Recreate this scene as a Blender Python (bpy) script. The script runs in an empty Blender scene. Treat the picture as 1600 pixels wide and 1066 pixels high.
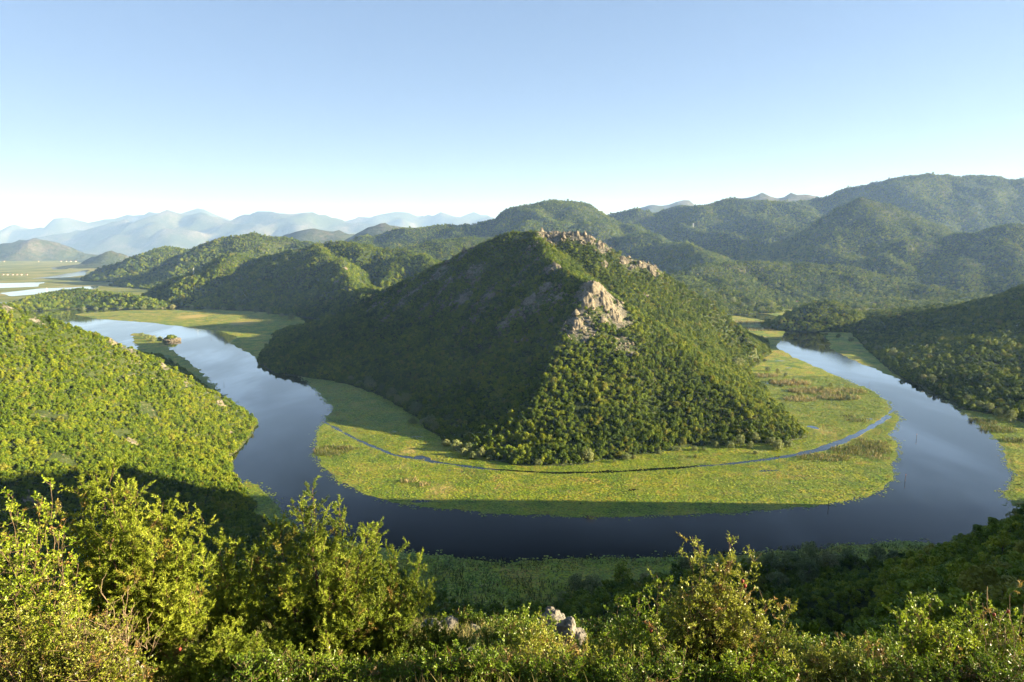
import bpy, bmesh, math, random
import numpy as np
from mathutils import Vector, Matrix

# ------------------------------------------------------------------ camera, world, sun, exposure
scene = bpy.context.scene
COL = scene.collection
R = math.radians
EYE = 200.0                       # camera height over the water, metres
PITCH = R(8.42)
FPX = 1000.0                      # focal length in pixels of the 1600 px wide photograph
cam_d = bpy.data.cameras.new("camera")
cam_d.sensor_width = 36.0
cam_d.lens = 36.0 * FPX / 1600.0
cam_d.clip_start = 0.1
cam_d.clip_end = 120000.0
cam = bpy.data.objects.new("camera", cam_d)
cam.location = (0, 0, EYE)
cam.rotation_euler = (R(90) - PITCH, 0, 0)
COL.objects.link(cam)
scene.camera = cam

SUN_AZ, SUN_EL = R(97.0), R(13.5)      # azimuth clockwise from the view direction (+Y)
world = bpy.data.worlds.new("World")
scene.world = world
world.use_nodes = True
wn = world.node_tree.nodes
sky = wn.new("ShaderNodeTexSky")
sky.sky_type = 'NISHITA'
sky.sun_disc = False
sky.sun_elevation = SUN_EL
sky.sun_rotation = SUN_AZ
sky.altitude = 200
sky.air_density = 1.0
sky.dust_density = 0.5
sky.ozone_density = 1.6
tint = wn.new("ShaderNodeMix")
tint.data_type, tint.blend_type = 'RGBA', 'MULTIPLY'
tint.inputs[0].default_value = 1.0
tint.inputs[7].default_value = (0.83, 1.0, 1.36, 1)      # even colour cast of the photograph's sky
gam = wn.new("ShaderNodeGamma")
gam.inputs[1].default_value = 0.5                         # the photograph's softer sky contrast
world.node_tree.links.new(sky.outputs[0], gam.inputs[0])
world.node_tree.links.new(gam.outputs[0], tint.inputs[6])
world.node_tree.links.new(tint.outputs[2], wn["Background"].inputs[0])
wn["Background"].inputs[1].default_value = 0.05

sun_d = bpy.data.lights.new("sun", 'SUN')
sun_d.energy = 5.0
sun_d.angle = R(0.53)
sun_d.color = (1.0, 0.88, 0.65)
sun = bpy.data.objects.new("sun", sun_d)
sdir = Vector((math.sin(SUN_AZ) * math.cos(SUN_EL), math.cos(SUN_AZ) * math.cos(SUN_EL), math.sin(SUN_EL)))
sun.rotation_euler = sdir.to_track_quat('Z', 'Y').to_euler()
sun.location = sdir * 3000
COL.objects.link(sun)

scene.view_settings.view_transform = 'Standard'
scene.view_settings.look = 'None'
scene.view_settings.gamma = 1.0
scene.view_settings.exposure = 2.5
scene.view_settings.use_curve_mapping = False
scene.cycles.max_bounces = 5
scene.cycles.diffuse_bounces = 2
scene.cycles.glossy_bounces = 2
scene.cycles.transmission_bounces = 3
scene.cycles.volume_bounces = 1
scene.cycles.transparent_max_bounces = 4
scene.cycles.use_denoising = True

rng = np.random.default_rng(7)
random.seed(7)

# ------------------------------------------------------------------ helpers: rays of the photograph, noise, meshes
CP, SP = math.cos(PITCH), math.sin(PITCH)

def ray(px, py):
    a = (px - 800.0) / FPX
    v = (py - 533.0) / FPX
    return np.array([a, CP - v * SP, -SP - v * CP])

def P(px, py, D):
    d = ray(px, py)
    t = D / d[1]
    return np.array([d[0] * t, D, EYE + d[2] * t])

def W(px, py, z=0.0):
    d = ray(px, py)
    t = (z - EYE) / d[2]
    return np.array([d[0] * t, d[1] * t, z])

def W2(pts):
    return np.array([W(*p)[:2] for p in pts])

def project(x, y, z):
    """world -> photograph pixel"""
    f = y * CP - (z - EYE) * SP
    u = y * SP + (z - EYE) * CP
    return 800 + FPX * x / f, 533 - FPX * u / f

def _hash(ix, iy, seed):
    h = (ix.astype(np.int64) * 374761393 + iy.astype(np.int64) * 668265263 + seed * 982451653) & 0x7fffffff
    h = ((h ^ (h >> 13)) * 1274126177) & 0x7fffffff
    h = h ^ (h >> 16)
    return (h & 0xffff) / 65535.0

def noise(x, y, seed=0):
    """gradient noise about -1..1"""
    ix, iy = np.floor(x), np.floor(y)
    fx, fy = x - ix, y - iy
    ux, uy = fx * fx * fx * (fx * (fx * 6 - 15) + 10), fy * fy * fy * (fy * (fy * 6 - 15) + 10)
    def g(dx, dy):
        a = _hash(ix + dx, iy + dy, seed) * 2 * np.pi
        return np.cos(a) * (fx - dx) + np.sin(a) * (fy - dy)
    n0 = g(0, 0) * (1 - ux) + g(1, 0) * ux
    n1 = g(0, 1) * (1 - ux) + g(1, 1) * ux
    return (n0 * (1 - uy) + n1 * uy) * 1.5

def fbm(x, y, octaves=4, seed=0, gain=0.5):
    s, a, t = 0.0, 1.0, 0.0
    for o in range(octaves):
        s = s + a * noise(x, y, seed + o * 17)
        t += a
        x, y, a = x * 2.03 + 11.3, y * 2.03 - 7.7, a * gain
    return s / t

def ridged(x, y, octaves=4, seed=0):
    s, a, t = 0.0, 1.0, 0.0
    for o in range(octaves):
        s = s + a * (1 - 2 * np.abs(noise(x, y, seed + o * 13)))
        t += a
        x, y, a = x * 2.07 + 3.1, y * 2.07 + 9.2, a * 0.5
    return s / t

def smooth(a, b, x):
    t = np.clip((x - a) / (b - a), 0, 1)
    return t * t * (3 - 2 * t)

def in_poly(x, y, poly):
    r = np.zeros(x.shape, bool)
    n = len(poly)
    for i in range(n):
        x0, y0 = poly[i]
        x1, y1 = poly[(i + 1) % n]
        c = ((y0 > y) != (y1 > y))
        if y1 != y0:
            r ^= c & (x < (x1 - x0) * (y - y0) / (y1 - y0) + x0)
    return r

def seg_dist(x, y, line, closed=False):
    d = np.full(x.shape, 1e12)
    n = len(line)
    for i in range(n if closed else n - 1):
        ax, ay = line[i][:2]
        bx, by = line[(i + 1) % n][:2]
        dx, dy = bx - ax, by - ay
        L = dx * dx + dy * dy + 1e-9
        t = np.clip(((x - ax) * dx + (y - ay) * dy) / L, 0, 1)
        d = np.minimum(d, (x - ax - t * dx) ** 2 + (y - ay - t * dy) ** 2)
    return np.sqrt(d)

def sdf(x, y, poly):
    d = seg_dist(x, y, poly, True)
    return np.where(in_poly(x, y, poly), d, -d)

def resample(line, step):
    line = np.array(line, float)
    out = []
    for a, b in zip(line[:-1], line[1:]):
        n = max(1, int(np.linalg.norm((b - a)[:2]) / step))
        for k in range(n):
            out.append(a + (b - a) * k / n)
    out.append(line[-1])
    return np.array(out)

def mesh_from(name, verts, faces, mat=None, smooth_shade=False):
    """faces: (n,3) or (n,4) int array"""
    me = bpy.data.meshes.new(name)
    verts = np.asarray(verts, np.float32)
    faces = np.asarray(faces, np.int32)
    k = faces.shape[1]
    me.vertices.add(len(verts))
    me.vertices.foreach_set("co", verts.ravel())
    me.loops.add(faces.size)
    me.loops.foreach_set("vertex_index", faces.ravel())
    me.polygons.add(len(faces))
    me.polygons.foreach_set("loop_start", np.arange(0, faces.size, k, dtype=np.int32))
    if smooth_shade:
        me.polygons.foreach_set("use_smooth", np.ones(len(faces), bool))
    me.update(calc_edges=True)
    if mat is not None:
        me.materials.append(mat)
    return me

def fattr(me, name, values, domain='POINT'):
    a = me.attributes.new(name, 'FLOAT', domain)
    a.data.foreach_set("value", np.asarray(values, np.float32))

def obj(name, me, parent=None, label=None, cat=None, group=None, kind=None):
    o = bpy.data.objects.new(name, me)
    COL.objects.link(o)
    if parent is not None:
        o.parent = parent
    tag(o, label, cat, group, kind)
    return o

def tag(o, label=None, cat=None, group=None, kind=None):
    if label: o["label"] = label
    if cat: o["category"] = cat
    if group: o["group"] = group
    if kind: o["kind"] = kind
    return o

# ------------------------------------------------------------------ materials
def mat_new(name):
    m = bpy.data.materials.new(name)
    m.use_nodes = True
    nt = m.node_tree
    for n in list(nt.nodes):
        nt.nodes.remove(n)
    out = nt.nodes.new("ShaderNodeOutputMaterial")
    return m, nt, out

class N:
    """small node-graph helper"""
    def __init__(s, nt): s.nt = nt
    def new(s, t, **kw):
        n = s.nt.nodes.new(t)
        for k, v in kw.items(): setattr(n, k, v)
        return n
    def link(s, a, b): s.nt.links.new(a, b)
    def val(s, sock, v):
        if hasattr(v, "is_linked"): s.link(v, sock)
        else: sock.default_value = v
    def noise(s, scale, detail=3, rough=0.55, vec=None, dist=0.0, out=0):
        n = s.new("ShaderNodeTexNoise")
        n.inputs["Scale"].default_value = scale
        n.inputs["Detail"].default_value = detail
        n.inputs["Roughness"].default_value = rough
        n.inputs["Distortion"].default_value = dist
        if vec is not None: s.link(vec, n.inputs["Vector"])
        return n.outputs[out]
    def voronoi(s, scale, vec=None, out="Distance", feature='F1'):
        n = s.new("ShaderNodeTexVoronoi", feature=feature)
        n.inputs["Scale"].default_value = scale
        if vec is not None: s.link(vec, n.inputs["Vector"])
        return n.outputs[out]
    def ramp(s, fac, stops, interp='LINEAR'):
        n = s.new("ShaderNodeValToRGB")
        n.color_ramp.interpolation = interp
        e = n.color_ramp.elements
        while len(e) < len(stops): e.new(0.5)
        for i, (p, c) in enumerate(stops):
            e[i].position = p
            e[i].color = (*c, 1) if len(c) == 3 else c
        s.link(fac, n.inputs[0])
        return n.outputs[0]
    def mix(s, fac, a, b, mode='MIX'):
        n = s.new("ShaderNodeMix", data_type='RGBA', blend_type=mode)
        s.val(n.inputs[0], fac)
        for sock, v in ((n.inputs[6], a), (n.inputs[7], b)):
            if hasattr(v, "is_linked"): s.link(v, sock)
            else: sock.default_value = (*v, 1)
        return n.outputs[2]
    def math(s, op, a, b=0.0, c=None, clamp=False):
        n = s.new("ShaderNodeMath", operation=op, use_clamp=clamp)
        s.val(n.inputs[0], a); s.val(n.inputs[1], b)
        if c is not None: s.val(n.inputs[2], c)
        return n.outputs[0]
    def step(s, x, lo, hi):
        n = s.new("ShaderNodeMapRange", interpolation_type='SMOOTHSTEP')
        s.val(n.inputs[0], x)
        n.inputs[1].default_value = lo; n.inputs[2].default_value = hi
        return n.outputs[0]
    def attr(s, name, kind='GEOMETRY', out="Fac"):
        n = s.new("ShaderNodeAttribute", attribute_name=name, attribute_type=kind)
        return n.outputs[out]
    def pos(s, scale=(1, 1, 1)):
        g = s.new("ShaderNodeNewGeometry")
        if scale == (1, 1, 1): return g.outputs["Position"]
        m = s.new("ShaderNodeMapping")
        m.inputs["Scale"].default_value = scale
        s.link(g.outputs["Position"], m.inputs["Vector"])
        return m.outputs[0]
    def objcoord(s):
        return s.new("ShaderNodeTexCoord").outputs["Object"]
    def bump(s, h, strength, dist):
        n = s.new("ShaderNodeBump")
        n.inputs["Strength"].default_value = strength
        n.inputs["Distance"].default_value = dist
        s.link(h, n.inputs["Height"])
        return n.outputs[0]
    def bsdf(s, col, rough=0.9, spec=0.2, normal=None):
        n = s.new("ShaderNodeBsdfPrincipled")
        s.val(n.inputs["Base Color"], col if hasattr(col, "is_linked") else (*col, 1))
        s.val(n.inputs["Roughness"], rough)
        n.inputs["Specular IOR Level"].default_value = spec
        if normal is not None: s.link(normal, n.inputs["Normal"])
        return n.outputs[0]

def m_plain(name, col, rough=0.85, var=0.25, scale=3.0, spec=0.2):
    m, nt, out = mat_new(name)
    g = N(nt)
    k = g.noise(scale, 4, vec=g.objcoord())
    lo = tuple(c * (1 - var) for c in col)
    hi = tuple(min(1, c * (1 + var)) for c in col)
    g.link(g.bsdf(g.mix(g.step(k, 0.3, 0.7), lo, hi), rough, spec, g.bump(k, 0.3, 0.05)), out.inputs[0])
    return m

def m_rock(name, scale=1.0, tint=(1, 1, 1)):
    m, nt, out = mat_new(name)
    g = N(nt)
    p = g.pos()
    a = g.noise(0.35 * scale, 6, 0.65, p)
    b = g.noise(2.2 * scale, 5, 0.6, p)
    v = g.voronoi(0.8 * scale, p)
    c = g.ramp(a, [(0.28, (0.07 * tint[0], 0.064 * tint[1], 0.052 * tint[2])), (0.48, (0.16 * tint[0], 0.146 * tint[1], 0.12 * tint[2])), (0.68, (0.26 * tint[0], 0.24 * tint[1], 0.20 * tint[2]))])
    c = g.mix(g.math('MULTIPLY', g.step(b, 0.55, 0.75), 0.6), c, (0.055, 0.055, 0.04))
    h = g.math('ADD', b, g.math('MULTIPLY', v, 0.8))
    g.link(g.bsdf(c, 0.9, 0.15, g.bump(h, 0.7, 0.6 / scale)), out.inputs[0])
    return m

def m_hill(name, far=0.0):
    """woodland floor, scrub and pale limestone; 'rock' attribute shows bare stone"""
    m, nt, out = mat_new(name)
    g = N(nt)
    p = g.pos()
    big = g.noise(0.006, 4, 0.6, p)
    mid = g.noise(0.05, 4, 0.6, p)
    fine = g.noise(0.35, 4, 0.65, p)
    green = g.ramp(mid, [(0.3, (0.022, 0.036, 0.012)), (0.55, (0.045, 0.062, 0.018)), (0.8, (0.085, 0.09, 0.03))])
    soil = g.ramp(fine, [(0.3, (0.10, 0.085, 0.045)), (0.7, (0.24, 0.20, 0.12))])
    c = g.mix(g.math('MULTIPLY', g.step(g.math('ADD', fine, g.math('MULTIPLY', big, 0.6)), 0.86, 1.02), 0.7), green, soil)
    stone = g.ramp(g.noise(0.25, 6, 0.7, p), [(0.3, (0.05, 0.048, 0.035)), (0.5, (0.13, 0.12, 0.095)), (0.7, (0.24, 0.22, 0.18))])
    rk = g.math('ADD', g.math('MULTIPLY', g.attr("rock"), 0.62), g.math('MULTIPLY', g.math('SUBTRACT', g.noise(0.09, 5, 0.75, p), 0.5), 2.2))
    c = g.mix(g.step(rk, 0.45, 0.62), c, stone)
    h = g.math('ADD', fine, g.math('MULTIPLY', g.voronoi(0.12, p), 0.8))
    g.link(g.bsdf(c, 0.95, 0.1, g.bump(h, 0.8, 2.5)), out.inputs[0])
    return m

def m_far(name, k=1.0):
    m, nt, out = mat_new(name)
    g = N(nt)
    p = g.pos()
    big = g.noise(0.0012, 6, 0.62, p)
    fine = g.noise(0.02, 5, 0.7, p)
    c = g.ramp(g.math('ADD', g.math('MULTIPLY', big, 0.6), g.math('MULTIPLY', fine, 0.4)),
               [(0.38, (0.02, 0.034, 0.012)), (0.5, (0.045, 0.058, 0.025)), (0.58, (0.09, 0.085, 0.06)), (0.68, (0.17, 0.155, 0.125))])
    g.link(g.bsdf(c, 0.95, 0.1, g.bump(fine, 0.9, 25.0)), out.inputs[0])
    return m

def m_water():
    m, nt, out = mat_new("river_water")
    g = N(nt)
    p = g.pos((1.0, 0.6, 1.0))
    r1 = g.noise(0.9, 3, 0.6, p)
    r2 = g.noise(0.05, 3, 0.6, p, dist=0.6)
    patch = g.step(g.noise(0.006, 4, 0.6, g.pos((1.0, 0.35, 1.0)), dist=0.4), 0.42, 0.62)
    h = g.math('MULTIPLY', r1, g.math('ADD', g.math('MULTIPLY', patch, 1.0), 0.12))
    b = g.new("ShaderNodeBump")
    b.inputs["Strength"].default_value = 0.28
    b.inputs["Distance"].default_value = 0.05
    g.link(h, b.inputs["Height"])
    deep = g.new("ShaderNodeBsdfDiffuse")
    g.link(g.mix(r2, (0.0025, 0.0045, 0.005), (0.004, 0.007, 0.0065)), deep.inputs[0])
    gl = g.new("ShaderNodeBsdfGlossy")
    gl.inputs["Roughness"].default_value = 0.05
    g.link(b.outputs[0], gl.inputs["Normal"])
    lw = g.new("ShaderNodeLayerWeight")
    lw.inputs[0].default_value = 0.5
    mx = g.new("ShaderNodeMixShader")
    fz = g.math('POWER', g.math('MULTIPLY', g.math('SUBTRACT', lw.outputs["Facing"], 0.5), 2.3, clamp=True), 1.75)
    fz = g.math('MULTIPLY', fz, g.math('ADD', 0.95, g.math('MULTIPLY', patch, 0.35)))
    g.link(fz, mx.inputs[0])       # mirror strength of water rising toward grazing view
    g.link(deep.outputs[0], mx.inputs[1]); g.link(gl.outputs[0], mx.inputs[2])
    g.link(mx.outputs[0], out.inputs[0])
    return m

def m_marsh(name="marsh_growth"):
    """carpet of lily leaves and wet sedge"""
    m, nt, out = mat_new(name)
    g = N(nt)
    p = g.pos()
    pf = g.pos((1.0, 0.7, 1.0))
    big = g.noise(0.014, 4, 0.6, g.pos((1.0, 1.6, 1.0)), dist=1.2)
    mid = g.noise(0.06, 4, 0.65, pf)
    vor = g.voronoi(0.55, p)
    fine = g.noise(0.8, 4, 0.7, p)
    c = g.ramp(g.math('ADD', g.math('MULTIPLY', big, 0.5), g.math('MULTIPLY', mid, 0.5)),
               [(0.38, (0.06, 0.13, 0.006)), (0.46, (0.15, 0.22, 0.008)), (0.53, (0.27, 0.28, 0.012)), (0.62, (0.32, 0.23, 0.04))])
    c = g.mix(g.math('MULTIPLY', g.step(g.math('ADD', vor, g.math('MULTIPLY', fine, 0.35)), 0.55, 0.95), 0.75), c, (0.028, 0.045, 0.010))
    wet = g.noise(0.035, 5, 0.7, pf, dist=1.0)
    c = g.mix(g.math('MULTIPLY', g.step(wet, 0.52, 0.66), 0.7), c, (0.05, 0.085, 0.010))
    c = g.mix(g.math('MULTIPLY', g.step(g.noise(0.11, 4, 0.7, pf, dist=0.6), 0.56, 0.7), 0.55), c, (0.30, 0.22, 0.05))
    c = g.mix(g.math('MULTIPLY', g.attr("dry"), 0.8), c, (0.40, 0.29, 0.09))
    h = g.math('SUBTRACT', fine, vor)
    g.link(g.bsdf(c, 0.75, 0.25, g.bump(h, 0.6, 0.35)), out.inputs[0])
    return m

def m_leaf(name, lo, mid, hi, brown=(0.16, 0.10, 0.035), trans=0.3, rough=0.55, patch=0.004, spec=0.25):
    """foliage: per leaf 'tone', per tree random, slow drift over the hillside"""
    m, nt, out = mat_new(name)
    g = N(nt)
    oi = g.new("ShaderNodeObjectInfo").outputs["Random"]
    ps = g.pos()
    drift = g.noise(patch, 3, 0.6, ps)
    stand = g.noise(patch * 7, 4, 0.65, ps, dist=0.8)          # patches of different growth
    t = g.math('ADD', g.math('MULTIPLY', oi, 0.42), g.math('ADD', g.math('MULTIPLY', g.attr("tone"), 0.38), g.math('ADD', g.math('MULTIPLY', g.math('SUBTRACT', drift, 0.4), 0.8), g.math('MULTIPLY', g.math('SUBTRACT', stand, 0.5), 1.1))))
    c = g.ramp(t, [(0.12, lo), (0.5, mid), (0.9, hi)])
    c = g.mix(g.math('MULTIPLY', g.step(stand, 0.60, 0.72), 0.18), c, brown)
    c = g.mix(g.math('MULTIPLY', g.step(oi, 0.93, 0.95), 0.4), c, brown)
    c = g.mix(g.math('MULTIPLY', g.attr("dry"), 1.0), c, brown)
    b = g.bsdf(c, rough, spec)
    tr = g.new("ShaderNodeBsdfTranslucent")
    g.link(g.mix(0.5, c, (0.25, 0.30, 0.02), 'ADD') if False else c, tr.inputs[0])
    mx = g.new("ShaderNodeMixShader")
    mx.inputs[0].default_value = trans
    g.link(b, mx.inputs[1]); g.link(tr.outputs[0], mx.inputs[2])
    g.link(mx.outputs[0], out.inputs[0])
    return m

def m_wood(name, a, b, scale=6.0):
    m, nt, out = mat_new(name)
    g = N(nt)
    mp = g.new("ShaderNodeMapping")
    mp.inputs["Scale"].default_value = (1, 1, 0.2)
    g.link(g.objcoord(), mp.inputs[0])
    k = g.noise(scale, 5, 0.7, mp.outputs[0])
    g.link(g.bsdf(g.mix(g.step(k, 0.3, 0.7), a, b), 0.9, 0.15, g.bump(k, 0.6, 0.02)), out.inputs[0])
    return m

M_HILL = m_hill("wooded_hillside")
M_FAR = m_far("distant_mountain_side")
M_WATER = m_water()
M_MARSH = m_marsh()
M_ROCK = m_rock("limestone", 1.0, (0.92, 0.87, 0.75))
M_ROCK_NEAR = m_rock("limestone_near", 6.0)
# ------------------------------------------------------------------ the land: every hill its own height field
HILLS = []      # dicts: xs, ys, Z, rock, obj

def bil(h, x, y, key="Z"):
    xs, ys, Z = h["xs"], h["ys"], h[key]
    fx = np.interp(x, xs, np.arange(len(xs)))
    fy = np.interp(y, ys, np.arange(len(ys)))
    i = np.clip(fx.astype(int), 0, len(xs) - 2); j = np.clip(fy.astype(int), 0, len(ys) - 2)
    u, v = fx - i, fy - j
    z = Z[j, i] * (1 - u) * (1 - v) + Z[j, i + 1] * u * (1 - v) + Z[j + 1, i] * (1 - u) * v + Z[j + 1, i + 1] * u * v
    out = (x < xs[0]) | (x > xs[-1]) | (y < ys[0]) | (y > ys[-1])
    return np.where(out, -30.0 if key == "Z" else 0.0, z)

def hill_mesh(name, xs, ys, Z, rock, mat, label, cat="hill", drop=-2.5, **kw):
    nx, ny = len(xs), len(ys)
    X, Y = np.meshgrid(xs, ys)
    v = np.stack([X, Y, Z], -1).reshape(-1, 3)
    a = (np.arange(ny - 1)[:, None] * nx + np.arange(nx - 1)[None, :]).ravel()
    q = np.stack([a, a + 1, a + nx + 1, a + nx], 1)
    keep = (v[q, 2] > drop).any(1)
    q = q[keep]
    used = np.zeros(len(v), bool); used[q] = True
    idx = np.cumsum(used) - 1
    me = mesh_from(name, v[used], idx[q], mat, True)
    fattr(me, "rock", rock.reshape(-1)[used])
    o = obj(name, me, label=label, cat=cat, kind="structure")
    h = dict(xs=xs, ys=ys, Z=Z, rock=rock, obj=o, **kw)
    HILLS.append(h)
    return h

def ridge_foot(ridges, foot, bbox, res, k=1.1, na=8.0, ns=90.0, seed=1, step=12.0, extra=None):
    """height field that meets the foot line at the water and the ridge lines at their heights"""
    x0, x1, y0, y1 = bbox
    xs = np.arange(x0, x1 + res, res); ys = np.arange(y0, y1 + res, res)
    X, Y = np.meshgrid(xs, ys)
    wx = X + fbm(X / ns, Y / ns, 3, seed + 50) * ns * 0.10
    wy = Y + fbm(X / ns, Y / ns, 3, seed + 60) * ns * 0.10
    S = np.concatenate([resample(r, step) for r in ridges])
    dmin = np.full(X.shape, 1e9); ws = np.zeros(X.shape); wz = np.zeros(X.shape)
    for s in S:
        d2 = (wx - s[0]) ** 2 + (wy - s[1]) ** 2
        dmin = np.minimum(dmin, d2)
        w = 1.0 / (d2 + step * step * 0.5) ** 2
        ws += w; wz += w * s[2]
    dr = np.sqrt(dmin); Hr = wz / ws
    f = sdf(X, Y, foot) + 6 * fbm(X / 40, Y / 40, 3, seed + 7)
    df = np.maximum(f, 0)
    t = dr / (dr + df + 1e-6)
    Z = Hr * (1 - t) ** k
    m = smooth(0, 0.35, 1 - t) * (0.35 + 0.65 * smooth(0.0, 0.25, t))
    nz = fbm(X / ns, Y / ns, 5, seed) + 0.6 * ridged(X / (ns * 1.3), Y / (ns * 1.3), 3, seed + 5)
    Z = Z + na * nz * m
    if extra is not None: Z = extra(X, Y, Z)
    Z = np.where(f > 0, np.maximum(Z, 0.25 + 0.02 * np.minimum(f, 20)), np.maximum(-0.25 * -f, -6.0) - 0.2)
    return xs, ys, X, Y, Z

def cone_field(ridge, w, res, na=0.18, ns=None, seed=1, prof=1.15, pad=1.05, crest=0.75):
    """hill of ridge samples, each with flanks falling at the given width/height ratio"""
    R_ = np.array(ridge, float)
    zmax = R_[:, 2].max()
    S = resample(R_, max(res * 1.5, zmax * 0.06))
    m = zmax * w * pad
    xs = np.arange(R_[:, 0].min() - m, R_[:, 0].max() + m + res, res)
    ys = np.arange(R_[:, 1].min() - m, R_[:, 1].max() + m + res, res)
    X, Y = np.meshgrid(xs, ys)
    ns = ns or zmax * 1.3
    wx = X + fbm(X / ns, Y / ns, 4, seed + 3) * zmax * w * 0.20
    wy = Y + fbm(X / ns, Y / ns, 4, seed + 9) * zmax * w * 0.20
    Z = np.full(X.shape, -1.0)
    for s in S:
        if s[2] <= 0: continue
        u = np.sqrt((wx - s[0]) ** 2 + (wy - s[1]) ** 2) / (s[2] * w)
        c = s[2] * (np.sqrt((np.maximum(1.02 - u, 0)) ** 2 + 0.0004)) ** prof
        Z = np.maximum(Z, np.where(u < 1.02, c, -1.0))
    rel = np.clip(Z / zmax, 0, 1)
    nz = ridged(X / ns, Y / ns, 5, seed) * 0.6 + fbm(X / (ns * 0.4), Y / (ns * 0.4), 4, seed + 21) * 0.5
    Z = np.where(Z > 0, Z + na * zmax * nz * smooth(0.0, 0.35, rel) * (1 - crest * smooth(0.72, 1.0, rel)), Z)
    edge = np.minimum.reduce([X - xs[0], xs[-1] - X, Y - ys[0], ys[-1] - Y])
    Z = np.where(edge < res * 0.5, -3.0, Z)
    return xs, ys, X, Y, Z

def slope_rock(X, Y, Z, xs, ys, lo, hi, seed, amp=0.55, ns=60.0):
    gy, gx = np.gradient(Z, ys, xs)
    s = np.sqrt(gx * gx + gy * gy)
    return np.clip(smooth(lo, hi, s) * 0.55 + amp * fbm(X / ns, Y / ns, 4, seed), 0, 1)

def spots(X, Y, pts):
    """bare patches seen in the photograph: (px, py, depth, radius, strength)"""
    r = np.zeros(X.shape)
    for px, py, D, rad, a in pts:
        p = P(px, py, D)
        r = np.maximum(r, a * (1 - smooth(0.5, 1.0, np.hypot(X - p[0], Y - p[1]) / rad)))
    return r

# --- central hill inside the bend
FOOT_C = np.concatenate([
    W2([(400, 566), (430, 585), (480, 590), (540, 600), (600, 622), (650, 655), (690, 690), (740, 712), (800, 727), (850, 730), (920, 726),
        (1000, 712), (1080, 700), (1160, 694), (1225, 694), (1262, 684), (1245, 660), (1215, 632), (1190, 605), (1170, 580), (1205, 552), (1200, 535), (1160, 515)]),
    np.array([[560, 1650], [420, 1950], [0, 2100], [-450, 1900], [-560, 1500]])])
CREST = [P(800, 712, 600), P(825, 650, 640), P(860, 580, 690), P(895, 512, 745), P(925, 447, 800), P(905, 436, 850), P(872, 412, 930), P(850, 392, 1030), P(840, 361, 1150)]
RIDGES_C = [CREST,
    [P(925, 447, 800), P(975, 500, 790), P(1010, 560, 760)][:1] + [P(940, 452, 815)],
    [P(840, 361, 1150), P(790, 362, 1160), P(740, 386, 1180), P(680, 415, 1200), P(600, 456, 1220), P(520, 497, 1230), P(450, 535, 1200)],
    [P(840, 361, 1150), P(900, 362, 1140), P(935, 372, 1130), P(975, 397, 1110), P(1025, 414, 1110), P(1065, 442, 1110), P(1110, 472, 1120), P(1150, 505, 1120), P(1180, 535, 1090)]]
def crag(X, Y, Z):
    p = P(930, 470, 800)
    d = np.hypot((X - p[0]) / 26, (Y - p[1]) / 60)
    Z = Z + 4 * np.maximum(0, 1 - d)
    st = 7.0
    terr = np.floor(Z / st) * st + st * smooth(0.55, 1.0, (Z / st) % 1.0)
    k = smooth(-0.1, 0.35, fbm(X / 70, Y / 70, 3, 77)) * 0.8
    return Z * (1 - k) + terr * k
xs, ys, X, Y, Z = ridge_foot(RIDGES_C, FOOT_C, (-620, 640, 540, 2120), 5.6, 1.08, 7.0, 80.0, 3, 10.0, crag)
rockC = slope_rock(X, Y, Z, xs, ys, 0.75, 1.25, 11, 0.62, 55.0)
left = smooth(60, -120, X - np.interp(Y, [600, 800, 1150], [0, 95, 60]))
rockC = np.clip(rockC * (0.35 + 0.65 * left * smooth(25, 70, Z)), 0, 1)
streak = fbm((.65 * X - .76 * Y) / 26, (.76 * X + .65 * Y) / 110, 4, 123)
rockC = np.maximum(rockC, left * smooth(45, 95, Z) * smooth(.04, .32, streak) * .95)
rockC = np.maximum(rockC, spots(X, Y, [(930, 465, 800, 38, 1.0), (955, 500, 785, 36, 0.95), (905, 505, 750, 30, 0.9), (870, 412, 930, 26, 0.9), (865, 362, 1142, 38, 1.0), (905, 368, 1135, 32, 1.0), (940, 385, 1120, 26, 0.8), (985, 405, 1105, 28, 0.8), (1020, 415, 1108, 24, 0.9), (975, 545, 735, 22, 0.7), (820, 470, 860, 34, 0.6), (790, 500, 860, 30, 0.55), (850, 455, 860, 34, 0.65), (760, 470, 960, 34, .55), (700, 470, 1050, 30, .55), (600, 530, 1090, 14, 0.9), (740, 430, 1100, 30, 0.8), (690, 425, 1150, 25, 0.7)]))
H_C = hill_mesh("hill", xs, ys, Z, rockC, M_HILL, "steep wooded hill with a pale rock crag inside the river bend")

# --- left hillside, falling to the river from the left edge
FOOT_L = np.concatenate([W2([(225, 532), (262, 560), (300, 585), (340, 618), (380, 640), (401, 664), (385, 690), (362, 712), (362, 740), (385, 765), (405, 790)]),
    np.array([[-190, 390], [-165, 320], [-160, 220], [-190, 120], [-240, 0], [-1100, 0], [-1300, 700], [-1000, 1150]])])
RIDGES_L = [[P(394, 664, 702), P(370, 640, 700), P(330, 609, 690), P(250, 561, 660), (lambda a: a)(P(170, 526, 630)), P(100, 503, 600), P(0, 468, 560), P(-150, 425, 520), P(-350, 380, 480), P(-600, 330, 400)]]
def lower_left(X, Y, Z):
    g = smooth(0, 1, (Y - 330) / 200)
    return Z - (1 - g) * 0.0
xs, ys, X, Y, Z = ridge_foot(RIDGES_L, FOOT_L, (-1300, -170, 40, 1160), 5.2, 1.12, 5.0, 70.0, 21, 10.0)
rockL = np.clip(fbm(X / 26, Y / 26, 4, 90) * 0.45, 0, 1)
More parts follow.
